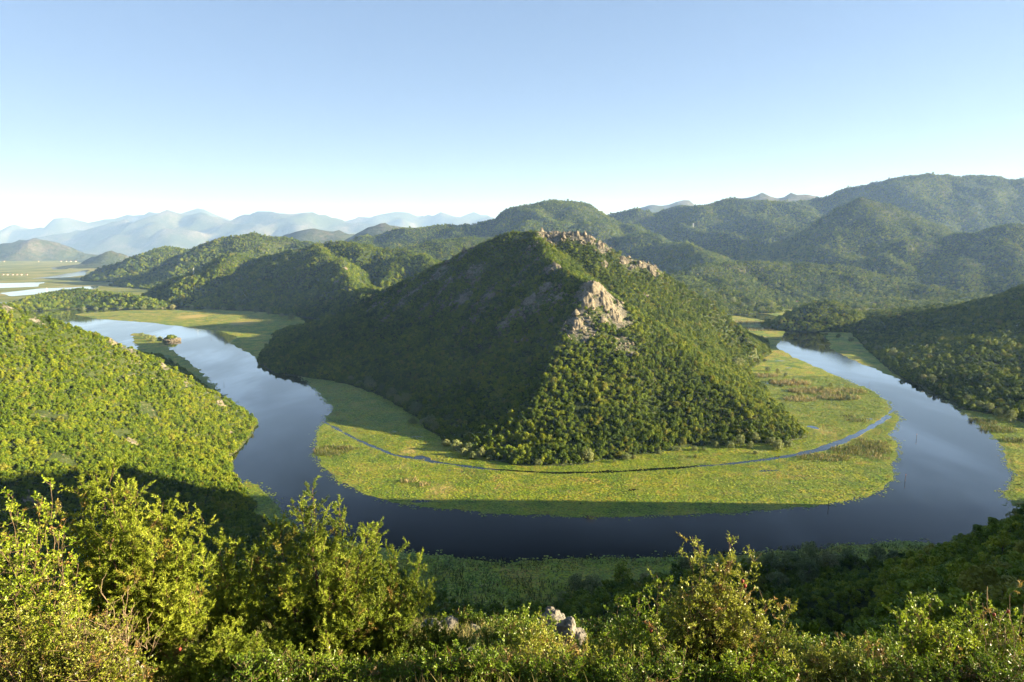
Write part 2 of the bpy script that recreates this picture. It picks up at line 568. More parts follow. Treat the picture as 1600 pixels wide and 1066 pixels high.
rockL = np.maximum(rockL, spots(X, Y, [(15, 475, 560, 10, 1), (55, 490, 575, 9, 1), (205, 545, 640, 8, .9), (180, 537, 635, 8, .9), (255, 568, 655, 7, .9), (290, 595, 660, 5, .8), (345, 630, 690, 7, .9), (215, 700, 470, 9, 1), (235, 715, 462, 7, .9), (362, 675, 640, 5, .9), (245, 600, 600, 6, .7)]))
H_L = hill_mesh("hill", xs, ys, Z, rockL, M_HILL, "sunlit scrub covered hillside on the left dropping to the river")

# --- the viewpoint's own slope: terrace under the camera, woods down to the near shore, shoulder to the right
FOOT_V = np.concatenate([np.array([[-900, -350], [-760, -60], [-560, 100], [-430, 240], [-330, 340]]),
    W2([(405, 800), (440, 822), (520, 850), (615, 890), (690, 935), (760, 952), (850, 945), (930, 915), (1010, 905), (1100, 888), (1220, 876), (1330, 882), (1420, 872), (1470, 862), (1515, 840), (1560, 820), (1600, 800), (1640, 783), (1680, 780)]),
    np.array([[560, 480], [760, 560], [1000, 760], [1500, 700], [1700, -350]])])
RIDGES_V = [[(-420, -300, 150), (-150, -60, 185), (-40, 0, 197), (0, 8, 196), (40, 4, 198), (110, 20, 203), (200, 60, 208), (290, 130, 214), (370, 210, 244), (430, 290, 248), (452, 360, 228), (458, 410, 178), (454, 440, 90), (450, 458, 40)], [(290, 130, 214), (520, 210, 240), (800, 200, 250), (1200, 150, 250)],
            [(0, 8, 196), (0, -200, 240), (400, -200, 280)]]
def terrace(X, Y, Z):
    base = EYE - 1.75 - 0.55 * np.maximum(Y, -3) - 0.02 * np.abs(X) + 0.25 * fbm(X / 3.0, Y / 3.0, 3, 5)
    d = np.maximum(np.abs(X) - 22, 0) / 25
    edge = np.interp(X, [-3, 0, 2.0, 4.5], [22.0, 21.0, 16.5, 12.5])
    k = smooth(1.0, 0.0, d) * smooth(10, 0, Y - edge) * smooth(-30, -6, Y)
    cap = EYE - 10.8 - 0.72 * np.maximum(Y - 15, 0)                       # keep the slope under the sight line over the terrace
    capk = smooth(14, 22, Y) * smooth(330, 250, Y)
    capped = np.where((X > -0.9 * Y) & (X < 0.62 * Y), np.minimum(Z, np.maximum(cap, 6)), Z)
    Z = Z * (1 - capk) + capped * capk
    r_ = X / np.maximum(Y, 1)
    shoulder = EYE - np.interp(r_, [.40, .53, .68, .83, .95, 1.1], [.60, .575, .54, .47, .30, -.5]) * Y
    Z = np.where((Y > 40) & (r_ > .4) & (r_ < 1.1), np.minimum(Z, np.maximum(shoulder, 1.0)), Z)
    return Z * (1 - k) + base * k
def near_axis(a, b, fine, half, grow):
    v = [0.0]; s = fine
    while v[-1] < b:
        v.append(v[-1] + s)
        if v[-1] > half: s = min(s * grow, 9.0)
    w = [0.0]; s = fine
    while w[-1] > a:
        w.append(w[-1] - s)
        if w[-1] < -half: s = min(s * grow, 9.0)
    return np.array(w[:0:-1] + v)
def ridge_foot_xy(ridges, foot, xs, ys, k, na, ns, seed, step, extra):
    X, Y = np.meshgrid(xs, ys)
    S = np.concatenate([resample(r, step) for r in ridges])
    dmin = np.full(X.shape, 1e9); ws = np.zeros(X.shape); wz = np.zeros(X.shape)
    for s in S:
        d2 = (X - s[0]) ** 2 + (Y - s[1]) ** 2
        dmin = np.minimum(dmin, d2); w = 1.0 / (d2 + step * step * 0.5) ** 2
        ws += w; wz += w * s[2]
    dr = np.sqrt(dmin); Hr = wz / ws
    f = sdf(X, Y, foot); df = np.maximum(f, 0)
    t = dr / (dr + df + 1e-6)
    Z = Hr * (1 - t) ** k + na * fbm(X / ns, Y / ns, 5, seed) * smooth(0, 0.3, 1 - t) * smooth(0.02, 0.2, t)
    Z = extra(X, Y, Z)
    Z = np.where(f > 0, np.maximum(Z, 0.25 + 0.02 * np.minimum(f, 20)), np.maximum(-0.25 * -f, -6.0) - 0.2)
    return X, Y, Z
xs = near_axis(-900, 1700, 0.8, 16, 1.12); ys = near_axis(-350, 760, 0.8, 24, 1.12)
X, Y, Z = ridge_foot_xy(RIDGES_V, FOOT_V, xs, ys, 1.3, 6.0, 70.0, 41, 14.0, terrace)
rockV = np.clip(fbm(X / 30, Y / 30, 4, 15) * 0.3, 0, 1)
H_V = hill_mesh("hill", xs, ys, Z, rockV, M_HILL, "overgrown viewpoint slope in the foreground falling to the near shore")

# --- hill on the right bank, its flank in shade
FOOT_R = np.concatenate([W2([(1395, 585), (1440, 606), (1500, 640), (1580, 655), (1700, 700)]), np.array([[900, 700], [1300, 800], [1700, 1500], [1200, 2000], [800, 1800]]), W2([(1330, 520), (1350, 545)])])
RIDGES_R = [[P(1280, 503, 1450), P(1340, 500, 1450), P(1420, 490, 1430), P(1500, 478, 1400), P(1560, 462, 1350), P(1600, 448, 1320), P(1700, 410, 1280), P(1850, 360, 1200)], [P(1600, 448, 1320), P(1640, 520, 1100), P(1680, 560, 980)]]
xs, ys, X, Y, Z = ridge_foot(RIDGES_R, FOOT_R, (480, 1720, 680, 2010), 7.0, 1.1, 7.0, 100.0, 31, 14.0)
H_R = hill_mesh("hill", xs, ys, Z, np.clip(slope_rock(X, Y, Z, xs, ys, .6, 1.1, 33, .5, 70) + spots(X, Y, [(1520, 560, 1020, 60, .6), (1575, 580, 980, 50, .6)]), 0, 1), M_HILL, "dark wooded hill on the right bank with its flank in shade")

# --- hills farther up and down the valley
def far_hill(ridge, w, res, label, seed, rock=0.35, na=0.18, mat=None, cat="hill", name="hill", prof=1.15, fam="mid"):
    xs, ys, X, Y, Z = cone_field([P(*p) for p in ridge], w, res * 1.35, na, None, seed, prof, crest=0.45 if name == 'mountain' else 0.75)
    rk = np.clip(fbm(X / 60, Y / 60, 4, seed + 70) * 0.9 * rock + slope_rock(X, Y, Z, xs, ys, .8, 1.4, seed, 0.2, 80) * rock, 0, 1)
    return hill_mesh(name, xs, ys, Z, rk, mat or M_HILL, label, cat, fam=fam)

far_hill([(1238, 492, 1560), (1262, 478, 1580), (1290, 470, 1600), (1312, 476, 1610), (1335, 490, 1600)], 1.7, 8, "small rounded knoll beside the upper river on the right", 51, .1)
far_hill([(40, 468, 2050), (85, 455, 2150), (120, 451, 2200), (165, 457, 2200), (205, 463, 2150), (235, 470, 2100)], 2.6, 12, "low dark wooded hill behind the left hillside", 52, .1, .1)
far_hill([(215, 466, 2350), (250, 446, 2380), (300, 428, 2400), (350, 406, 2420), (395, 411, 2430), (440, 396, 2420), (490, 383, 2400), (540, 378, 2380), (590, 387, 2330), (630, 395, 2280), (660, 405, 2200)], 1.9, 12, "long wooded ridge with pale cliffs left of the central hill", 53, .75, .2)
far_hill([(490, 383, 2400), (520, 405, 2150), (545, 432, 1950), (560, 455, 1850), (600, 462, 1700), (640, 450, 1600), (700, 415, 1500)], 1.6, 10, "rocky spur joining the central hill to the ridge behind", 54, .9, .2)
far_hill([(150, 428, 3900), (200, 408, 3900), (240, 394, 3950), (265, 386, 4000), (300, 393, 4000), (330, 400, 4000)], 2.1, 20, "scrubby headland with bare patches above the marsh plain", 55, .8)
far_hill([(215, 430, 3300), (270, 408, 3350), (330, 386, 3400), (395, 365, 3450), (430, 376, 3450), (480, 387, 3450), (520, 392, 3450)], 1.9, 18, "rounded wooded hill behind the headland", 56, .4)
far_hill([(420, 372, 8000), (460, 364, 8000), (495, 357, 8000), (525, 362, 8000), (560, 375, 8000)], 1.9, 45, "blue hazy hill with a pale cliff face in the middle distance", 57, .6, .2, M_FAR)
far_hill([(560, 368, 6500), (580, 356, 6500), (595, 349, 6500), (612, 354, 6500), (640, 357, 6600), (670, 362, 6600)], 1.8, 40, "small pointed blue hill behind the wooded ridge", 58, .3, .15, M_FAR)
far_hill([(570, 378, 4200), (610, 366, 4300), (650, 363, 4300), (690, 355, 4300), (705, 352, 4300), (735, 354, 4300), (765, 345, 4300), (790, 350, 4300)], 2.0, 24, "low double topped green hills left of the cone hill", 59, .3)
far_hill([(640, 392, 3000), (680, 378, 3000), (720, 372, 3000), (760, 374, 3000), (800, 372, 3000)], 2.2, 18, "gentle green rise with rocky edge behind the central hill", 60, .7)
far_hill([(760, 372, 4200), (795, 347, 4250), (825, 324, 4300), (850, 315, 4300), (880, 317, 4300), (905, 326, 4300), (935, 341, 4300), (965, 350, 4200), (1010, 368, 3900), (1060, 390, 3500), (1100, 402, 3200)], 1.9, 22, "broad cone shaped green hill behind the central hill", 61, .2, .25)
far_hill([(940, 352, 5200), (985, 334, 5200), (1010, 338, 5200), (1050, 332, 5200), (1080, 327, 5100), (1110, 322, 5000), (1160, 313, 4900), (1205, 318, 4800), (1250, 330, 4700)], 1.9, 28, "green saddle of hills right of the cone hill", 62, .4, .25)
far_hill([(1060, 352, 4500), (1100, 362, 4200), (1150, 370, 4000), (1185, 382, 3800)], 1.8, 20, "sunlit shoulder of hillside above the hamlet", 63, .4, .16)
far_hill([(1190, 335, 5200), (1240, 322, 5200), (1290, 306, 5200), (1350, 290, 5200), (1400, 280, 5200), (1445, 277, 5200), (1480, 282, 5200), (1520, 281, 5200), (1560, 286, 5100), (1610, 292, 5000), (1720, 305, 4800)], 1.75, 30, "highest wooded mountain on the right skyline", 64, .5, .25, cat="mountain")
far_hill([(1240, 385, 3500), (1280, 360, 3550), (1320, 334, 3600), (1352, 312, 3600), (1375, 318, 3600), (1410, 338, 3600), (1450, 358, 3600), (1500, 376, 3600)], 1.6, 18, "pyramid shaped wooded hill with one side lit, right", 65, .25, .16)
far_hill([(1400, 395, 2900), (1450, 380, 2950), (1500, 369, 3000), (1555, 357, 3000), (1610, 353, 3000), (1700, 350, 3000)], 1.7, 18, "dark shaded hill at the right edge beneath the high mountain", 66, .15, .25)
far_hill([(1000, 452, 2300), (1055, 432, 2450), (1105, 414, 2600), (1160, 409, 2700), (1210, 411, 2700), (1260, 414, 2700), (1310, 418, 2700), (1370, 430, 2650), (1430, 445, 2550), (1490, 457, 2450), (1540, 468, 2350)], 2.4, 14, "low rolling woodland across the valley on the right", 67, .1, .22)
far_hill([(1000, 470, 1900), (1060, 448, 2000), (1100, 445, 2050), (1140, 455, 2050), (1175, 463, 2020)], 2.2, 12, "wooded bump just behind the right flank of the central hill", 68, .1, .2)
far_hill([(-60, 392, 9500), (0, 385, 9500), (30, 376, 9500), (55, 371, 9500), (80, 377, 9500), (120, 392, 9500), (150, 399, 9500)], 1.9, 45, "bare cone hill rising from the plain at the far left", 69, .5, .15, M_FAR)
far_hill([(145, 402, 6500), (160, 396, 6500), (172, 391, 6500), (188, 396, 6500), (200, 403, 6500)], 1.7, 30, "small dark hump beside the distant lake", 70, .3, .15, M_FAR)
far_hill([(110, 413, 6000), (150, 411, 6000), (190, 413, 6000)], 3, 30, "low wooded islet in the marsh plain", 71, .1, .1, M_FAR)
# distant mountain chains
far_hill([(80, 376, 20000), (150, 362, 20000), (220, 352, 20000), (275, 337, 20000), (300, 335, 20000), (340, 347, 20000), (380, 346, 20000), (430, 339, 20000), (455, 344, 20000), (488, 337, 20000), (520, 349, 20000), (560, 356, 20000), (600, 362, 20000)], 2.3, 150, "long pale blue mountain range on the left horizon", 72, .5, .42, M_FAR, "mountain", "mountain")
far_hill([(-80, 365, 24500), (0, 366, 24500), (60, 362, 24500), (130, 352, 24500), (200, 348, 24500), (260, 340, 24500), (310, 331, 24500), (345, 341, 24500), (390, 345, 24500), (470, 350, 24500), (540, 352, 24500), (590, 345, 24500), (622, 336, 24500), (660, 346, 24500), (710, 343, 24500), (755, 340, 24500), (800, 348, 24500), (860, 355, 24500)], 2.4, 180, "farthest faint mountain chain on the left horizon", 73, .5, .40, M_FAR, "mountain", "mountain")
far_hill([(940, 342, 11000), (985, 333, 11000), (1020, 325, 11000), (1045, 330, 11000), (1062, 323, 11000), (1090, 333, 11000), (1130, 338, 11000)], 2.0, 90, "pale distant peaks in the gap right of the cone hill", 74, .5, .36, M_FAR, "mountain", "mountain")
far_hill([(1110, 322, 8000), (1140, 311, 8000), (1165, 306, 8000), (1180, 301, 8000), (1200, 307, 8000), (1225, 303, 8000), (1250, 308, 8000), (1275, 316, 8000)], 1.9, 60, "blue twin topped peaks peeping over the right hills", 75, .4, .2, M_FAR, "mountain", "mountain")

# --- one coarse map of the ground, used to plant things on it and to skip what no nearby viewpoint could see
GX = np.arange(-3600, 4600, 10.0); GY = np.arange(-60, 6200, 10.0)
_gx, _gy = np.meshgrid(GX, GY)
GZ = np.full(_gx.shape, 0.0)
for h in HILLS:
    i0, i1 = np.searchsorted(GX, [h["xs"][0], h["xs"][-1]]); j0, j1 = np.searchsorted(GY, [h["ys"][0], h["ys"][-1]])
    if i1 > i0 and j1 > j0:
        GZ[j0:j1, i0:i1] = np.maximum(GZ[j0:j1, i0:i1], bil(h, _gx[j0:j1, i0:i1], _gy[j0:j1, i0:i1]))
def gz(x, y):
    i = np.clip(((x - GX[0]) / 10).astype(int), 0, len(GX) - 1); j = np.clip(((y - GY[0]) / 10).astype(int), 0, len(GY) - 1)
    return GZ[j, i]
def visible(x, y, z, lift=14.0, n=40):
    ok = np.ones(x.shape, bool)
    for s in np.linspace(0.06, 0.965, n):
        zz = EYE + (z + lift - EYE) * s
        ok &= gz(x * s, y * s) * (y * s > 60) < zz + 1.0
    return ok
def ground(x, y):
    x = np.atleast_1d(np.asarray(x, float)); y = np.atleast_1d(np.asarray(y, float))
    z = np.zeros(x.shape)
    for h in HILLS: z = np.maximum(z, bil(h, x, y))
    return z

# ------------------------------------------------------------------ water and haze
s = 44000.0
me = mesh_from("water", [(-s, -3000, 0), (s, -3000, 0), (s, s, 0), (-s, s, 0)], [[0, 1, 2, 3]], M_WATER)
obj("water", me, label="calm dark river winding round the bend and out to the lake", cat="river", kind="structure")
me = mesh_from("ground", [(-s, -3000, -12), (s, -3000, -12), (s, s, -12), (-s, s, -12)], [[0, 1, 2, 3]], M_HILL)
obj("ground", me, label="river bed and plain under the water", cat="ground", kind="structure")

hz, nt, out = mat_new("valley_haze")
pv = nt.nodes.new("ShaderNodeVolumePrincipled")
pv.inputs["Color"].default_value = (0.35, 0.56, 1.0, 1)
pv.inputs["Absorption Color"].default_value = (1, 1, 1, 1)
pv.inputs["Density"].default_value = 3.3e-5
pv.inputs["Anisotropy"].default_value = 0.1
nt.links.new(pv.outputs[0], out.inputs["Volume"])
bm = bmesh.new()
bmesh.ops.create_cube(bm, size=1.0)
bmesh.ops.transform(bm, matrix=Matrix.Translation((0, 17500, 1035)) @ Matrix.Diagonal((90000, 43000, 2130, 1)), verts=bm.verts)
me = bpy.data.meshes.new("haze"); bm.to_mesh(me); bm.free()
me.materials.append(hz)
obj("haze", me, label="thin blue evening haze filling the valley air", cat="haze", kind="stuff")
# ------------------------------------------------------------------ marsh: lily carpets, reeds, meadows
def march(F, xs, ys):
    """polygons of the region F > 0 on a grid (full cells as quads, border cells clipped)"""
    nx = len(xs); ny = len(ys)
    X, Y = np.meshgrid(xs, ys)
    inn = F > 0
    c = inn[:-1, :-1].astype(int) + inn[:-1, 1:] + inn[1:, 1:] + inn[1:, :-1]
    jj, ii = np.nonzero(c == 4)
    a = jj * nx + ii
    quads = np.stack([a, a + 1, a + nx + 1, a + nx], 1)
    verts = [np.stack([X.ravel(), Y.ravel()], 1)]
    extra = []; tris = []; base = nx * ny; cache = {}
    def cut(p, q):
        k = (min(p, q), max(p, q))
        if k in cache: return cache[k]
        (j0, i0), (j1, i1) = divmod(k[0], nx), divmod(k[1], nx)
        f0, f1 = F[j0, i0], F[j1, i1]
        t = f0 / (f0 - f1)
        extra.append((xs[i0] + (xs[i1] - xs[i0]) * t, ys[j0] + (ys[j1] - ys[j0]) * t))
        cache[k] = base + len(extra) - 1
        return cache[k]
    for j, i in zip(*np.nonzero((c > 0) & (c < 4))):
        ids = [j * nx + i, j * nx + i + 1, (j + 1) * nx + i + 1, (j + 1) * nx + i]
        on = [inn[j, i], inn[j, i + 1], inn[j + 1, i + 1], inn[j + 1, i]]
        poly = []
        for k in range(4):
            if on[k]: poly.append(ids[k])
            if on[k] != on[(k + 1) % 4]: poly.append(cut(ids[k], ids[(k + 1) % 4]))
        for k in range(1, len(poly) - 1): tris.append((poly[0], poly[k], poly[k + 1]))
    if extra: verts.append(np.array(extra))
    V = np.concatenate(verts)
    T = np.concatenate([quads[:, [0, 1, 2]], quads[:, [0, 2, 3]]] + ([np.array(tris)] if tris else []))
    used = np.zeros(len(V), bool); used[T] = True
    idx = np.cumsum(used) - 1
    return V[used], idx[T]

MARSH = []
def marsh(name, poly, res, label, cat="marsh", cuts=(), namp=4.0, ns=14.0, seed=1, dry=0.25, drys=(), pads=0, z=0.07, rise=0.2, mat=None, kind="structure", holes=0.0):
    poly = np.asarray(poly)
    xs = np.arange(poly[:, 0].min() - 12, poly[:, 0].max() + 12, res)
    ys = np.arange(poly[:, 1].min() - 12, poly[:, 1].max() + 12, res)
    def field(x, y):
        n = fbm(x / ns, y / ns * 0.8, 4, seed)
        f = sdf(x, y, poly) + namp * n
        for line, wd in cuts: f = np.minimum(f, seg_dist(x, y, line) - wd * (0.95 + 1.3 * fbm(x / 22, y / 22, 3, seed + 5)))
        if holes: f = np.minimum(f, (holes - fbm(x / 40, y / 14, 4, seed + 8)) * 12)
        return f
    X, Y = np.meshgrid(xs, ys)
    F = field(X, Y)
    V, T = march(F, xs, ys)
    fz = np.array(bil(dict(xs=xs, ys=ys, Z=F), V[:, 0], V[:, 1]))
    zz = z + rise * smooth(0, 8, fz) + 0.05 * noise(V[:, 0] / 3, V[:, 1] / 3, 3) * smooth(0, 4, fz)
    me = mesh_from(name, np.column_stack([V, zz]), T, mat or M_MARSH, True)
    d = np.clip(dry * 2.2 * (fbm(V[:, 0] / 30, V[:, 1] / 22, 4, seed + 30) - 0.12), 0, 0.85)
    for (px, py, r) in drys:
        w = W(px, py); d = np.maximum(d, smooth(1.2, 0.4, np.hypot((V[:, 0] - w[0]), (V[:, 1] - w[1]) / 1.5) / r + 0.5 * fbm(V[:, 0] / 8, V[:, 1] / 8, 3, 4)))
    fattr(me, "dry", d)
    o = obj(name, me, label=label, cat=cat, kind=kind)
    MARSH.append(dict(xs=xs, ys=ys, Z=F, field=field, obj=o, pads=pads, poly=poly))
    return o

CHAN = W2([(495, 652), (515, 664), (560, 688), (615, 711), (680, 722), (760, 733), (860, 739), (950, 738), (1050, 732), (1150, 724), (1225, 714), (1275, 702), (1320, 686), (1360, 668), (1385, 650), (1410, 628)])
CHAN2 = W2([(1225, 714), (1262, 708), (1300, 697), (1340, 680), (1390, 650)])
POND = W2([(655, 714), (668, 717)])
POND2 = W2([(1268, 667), (1276, 670)])
MAIN = np.concatenate([W2([(462, 585), (485, 600), (508, 625), (520, 640), (512, 652), (500, 668), (492, 690), (498, 720), (520, 745), (560, 768), (620, 787), (700, 797), (800, 803), (900, 808), (1000, 806), (1100, 803),
    (1200, 797), (1300, 788), (1365, 772), (1395, 750), (1392, 725), (1402, 700), (1392, 680), (1404, 655), (1388, 632), (1365, 612), (1330, 598), (1285, 578), (1240, 558), (1212, 542), (1222, 530), (1227, 516), (1210, 505), (1180, 498), (1150, 494)]),
    np.array([[480, 1900], [0, 1500], [-300, 1250]])])
marsh("marsh", MAIN, 2.7, "yellow green lily and sedge marsh skirting the central hill inside the bend", cuts=[(CHAN, 2.3), (CHAN2, 3.8), (POND, 4.5), (POND2, 4.0)], namp=7.0, ns=20.0, seed=4, holes=0.44,
      dry=0.55, drys=[(1290, 674, 13), (640, 705, 10), (556, 632, 9), (580, 628, 8), (690, 765, 12), (1005, 690, 12)], pads=1)
marsh("marsh", W2([(112, 491), (200, 485), (330, 484), (460, 490), (480, 505), (470, 530), (440, 548), (405, 560), (380, 548), (362, 535), (368, 526), (345, 518), (300, 512), (230, 504), (150, 498)]), 4.0,
      "flat golden green marsh on the far bank at the left bend", namp=12, ns=40, seed=6, dry=0.6, drys=[(300, 495, 45), (380, 505, 35)])
marsh("marsh", W2([(205, 520), (228, 522), (255, 530), (262, 543), (300, 568), (325, 592), (350, 622), (372, 640), (350, 650), (280, 610), (220, 560)]), 3.0, "dark lily fringe along the left bank", namp=11, ns=22, seed=8, dry=0.1, pads=1)
marsh("marsh", np.concatenate([W2([(385, 752), (402, 758), (425, 778), (440, 800), (470, 828), (540, 846), (620, 862), (700, 870), (780, 880), (860, 874), (960, 873), (1050, 871), (1150, 868), (1250, 860), (1330, 852), (1400, 846), (1450, 848), (1475, 858)]),
      np.array([[330, 390], [150, 300], [-60, 290], [-200, 360]])]), 1.6, "shaded lily carpet along the near shore below the viewpoint", namp=4, ns=12, seed=10, dry=0.05, pads=1)
marsh("marsh", W2([(1258, 512), (1275, 514), (1290, 528), (1300, 545), (1325, 560), (1360, 574), (1400, 590), (1440, 602), (1470, 610), (1480, 560), (1400, 515), (1330, 498), (1270, 503)]), 3.5, "narrow shaded meadow on the right bank of the upper river", namp=11, ns=28, seed=12, dry=0.25)
marsh("marsh", W2([(1462, 612), (1500, 640), (1545, 675), (1568, 700), (1575, 730), (1590, 742), (1570, 770), (1580, 790), (1640, 800), (1760, 740), (1700, 660), (1560, 625)]), 2.2, "pale lily margin along the right edge of the river", namp=4, ns=14, seed=14, dry=0.15, pads=1)
marsh("marsh", np.concatenate([W2([(1080, 487), (1150, 487), (1200, 491), (1240, 500), (1255, 505), (1330, 500), (1420, 500)]), np.array([[1800, 2300], [1200, 2500], [500, 2400]])]), 8.0, "sunlit meadow at the head of the valley beyond the river", namp=8, ns=60, seed=16, dry=0.3)

# marsh plain and lagoons toward the lake, far left
LAG = [W2([(-20, 443), (70, 441), (60, 448), (-20, 451)]), W2([(0, 458), (60, 451), (110, 449), (160, 446), (150, 451), (90, 457), (20, 463)]), W2([(45, 436), (90, 430), (120, 425), (140, 421), (132, 430), (100, 434)]),
       W2([(80, 418), (112, 416), (105, 421), (85, 421)]), W2([(150, 412), (185, 409), (175, 414), (160, 415)])]
PLAIN = W2([(-250, 470), (60, 474), (250, 466), (300, 450), (250, 425), (160, 416), (120, 409), (60, 406), (-150, 406)])
xs = np.arange(PLAIN[:, 0].min(), PLAIN[:, 0].max(), 28.0); ys = np.arange(PLAIN[:, 1].min(), PLAIN[:, 1].max(), 28.0)
X, Y = np.meshgrid(xs, ys)
F = sdf(X, Y, PLAIN) + 60 * fbm(X / 300, Y / 300, 4, 3)
for L_ in LAG: F = np.minimum(F, -(sdf(X, Y, L_) + 30 * fbm(X / 220, Y / 400, 3, 9)))
V, T = march(F, xs, ys)
me = mesh_from("marsh_plain", np.column_stack([V, np.full(len(V), 0.3)]), T, None, True)
m, nt, out = mat_new("plain_sedge")
g = N(nt); p = g.pos((1, 0.5, 1))
c = g.ramp(g.noise(0.004, 6, 0.65, p, dist=0.6), [(0.34, (0.06, 0.085, 0.02)), (0.46, (0.13, 0.15, 0.03)), (0.56, (0.19, 0.19, 0.05)), (0.68, (0.26, 0.21, 0.09))])
g.link(g.bsdf(c, 0.9, 0.1), out.inputs[0])
me.materials.append(m)
obj("marsh_plain", me, label="wide marsh plain with lagoons reaching to the lake on the left", cat="marsh", kind="structure")
LAND = np.array([[-450, 2450], [-900, 3300], [-1500, 3800], [-1900, 5200], [-1500, 8000], [9000, 9000], [6000, 2400], [1500, 2000], [700, 2050], [480, 1990], [200, 2050]])
xs = np.arange(-2000, 9000, 60.0); ys = np.arange(1900, 9000, 60.0)
X, Y = np.meshgrid(xs, ys)
V, T = march(sdf(X, Y, LAND), xs, ys)
me = mesh_from("valley_floor", np.column_stack([V, np.full(len(V), 0.8)]), T, M_HILL, True)
fattr(me, "rock", np.zeros(len(V)))
obj("valley_floor", me, label="low valley floor between the farther hills", cat="valley floor", kind="structure")

# lily pads: small floating leaves over and around the carpets
M_PAD = m_leaf("lily_leaf", (0.09, 0.16, 0.010), (0.20, 0.25, 0.016), (0.36, 0.34, 0.06), trans=0.12, rough=0.45, patch=0.02)
pts = []
for ms in MARSH:
    if not ms["pads"]: continue
    xs, ys = ms["xs"], ms["ys"]
    y1 = min(ys[-1], 980)
    st = 1.35
    gx, gy = np.meshgrid(np.arange(xs[0], xs[-1], st), np.arange(ys[0], y1, st))
    gx = (gx + rng.uniform(-.7, .7, gx.shape)).ravel(); gy = (gy + rng.uniform(-.7, .7, gy.shape)).ravel()
    f = bil(ms, gx, gy)
    dist_keep = np.clip(700.0 / np.maximum(gy, 1), 0.25, 1.0)
    fr = np.where(f < 0, f + 9 * fbm(gx / 9, gy / 9, 3, 44) - 1, f)
    k = rng.random(gx.shape) < smooth(-7, 3, fr) * dist_keep * (0.75 + 0.25 * (f < 6))
    k &= (np.abs(gx) < 0.86 * gy + 10)
    for line, wd in ((CHAN, 1.5), (CHAN2, 4.2), (POND, 4.5), (POND2, 4)): k &= seg_dist(gx, gy, line) > wd
    gx, gy, f = gx[k], gy[k], f[k]
    k = ground(gx, gy) < 0.3
    pts.append(np.stack([gx[k], gy[k], 0.05 + 0.22 * smooth(-1, 7, f[k])], 1))
pts = np.concatenate(pts)
if len(pts) > 62000: pts = pts[rng.permutation(len(pts))[:62000]]
n = len(pts)
rad = rng.uniform(0.4, 0.95, n) * np.clip(pts[:, 1] / 600, 1.0, 1.5)
ang = rng.uniform(0, 6.28, n)
tilt = rng.normal(0, 0.16, (n, 2)) * smooth(0.05, 0.2, pts[:, 2])[:, None]
hexa = np.array([[math.cos(a), math.sin(a)] for a in np.linspace(0, 5.0, 6)])
hx = hexa[None, :, 0] * np.cos(ang)[:, None] - hexa[None, :, 1] * np.sin(ang)[:, None]
hy = hexa[None, :, 0] * np.sin(ang)[:, None] + hexa[None, :, 1] * np.cos(ang)[:, None]
vx = pts[:, 0:1] + hx * rad[:, None]; vy = pts[:, 1:2] + hy * rad[:, None]
vz = pts[:, 2:3] + 0.03 + (hx * tilt[:, :1] + hy * tilt[:, 1:]) * rad[:, None] + rng.uniform(0, 0.14, (n, 1))
b = np.arange(n)[:, None] * 6
q = np.concatenate([b + np.array([[0, 1, 2, 3]]), b + np.array([[0, 3, 4, 5]])])
me = mesh_from("lily_pads", np.stack([vx, vy, vz], -1).reshape(-1, 3), q, M_PAD)
fattr(me, "tone", np.repeat(rng.random(n), 6)); fattr(me, "dry", np.repeat((rng.random(n) < 0.05) * 0.7, 6))
obj("lily_pads", me, label="countless lily pads floating over the marsh margins", cat="lily pads", kind="stuff")

# reeds: upright blades in beds
M_REED = m_leaf("reed_blade", (0.055, 0.08, 0.018), (0.10, 0.12, 0.025), (0.19, 0.18, 0.06), brown=(0.34, 0.26, 0.13), trans=0.25, rough=0.7, patch=0.03)
def blades(beds, per, name, label):
    P_, H_, D_ = [], [], []
    for (px, py, rx, ry, h, dry, k) in beds:
        w = W(px, py)
        n = int(per * k * rx * ry)
        a = rng.uniform(0, 6.28, n); r = np.sqrt(rng.random(n))
        x = w[0] + rx * r * np.cos(a); y = w[1] + ry * r * np.sin(a)
        keep = fbm(x / 6, y / 6, 2, 5) > -0.15
        x, y = x[keep], y[keep]
        P_.append(np.stack([x, y], 1)); H_.append(h * rng.uniform(0.6, 1.2, len(x)) * (1 + 0.4 * fbm(x / 4, y / 4, 2, 3))); D_.append(np.clip(dry + rng.normal(0, .25, len(x)), 0, 1))
    p = np.concatenate(P_); h = np.concatenate(H_); d = np.concatenate(D_)
    k = ground(p[:, 0], p[:, 1]) < 0.4
    p, h, d = p[k], h[k], d[k]
    n = len(p)
    a = rng.uniform(0, 6.28, n); wd = rng.uniform(0.12, 0.28, n)
    dx, dy = np.cos(a) * wd, np.sin(a) * wd
    lx, ly = rng.normal(0, 0.22, n) * h, rng.normal(0, 0.22, n) * h
    z0 = np.zeros(n) + 0.02
    v = np.stack([np.stack([p[:, 0] - dx, p[:, 1] - dy, z0], 1), np.stack([p[:, 0] + dx, p[:, 1] + dy, z0], 1),
                  np.stack([p[:, 0] + lx + dx * .25, p[:, 1] + ly + dy * .25, h], 1), np.stack([p[:, 0] + lx - dx * .6, p[:, 1] + ly - dy * .6, h * .8], 1)], 1)
    me = mesh_from(name, v.reshape(-1, 3), np.arange(4 * n).reshape(-1, 4), M_REED)
    fattr(me, "tone", np.repeat(rng.random(n), 4)); fattr(me, "dry", np.repeat(d, 4))
    obj(name, me, label=label, cat="reeds", kind="stuff")
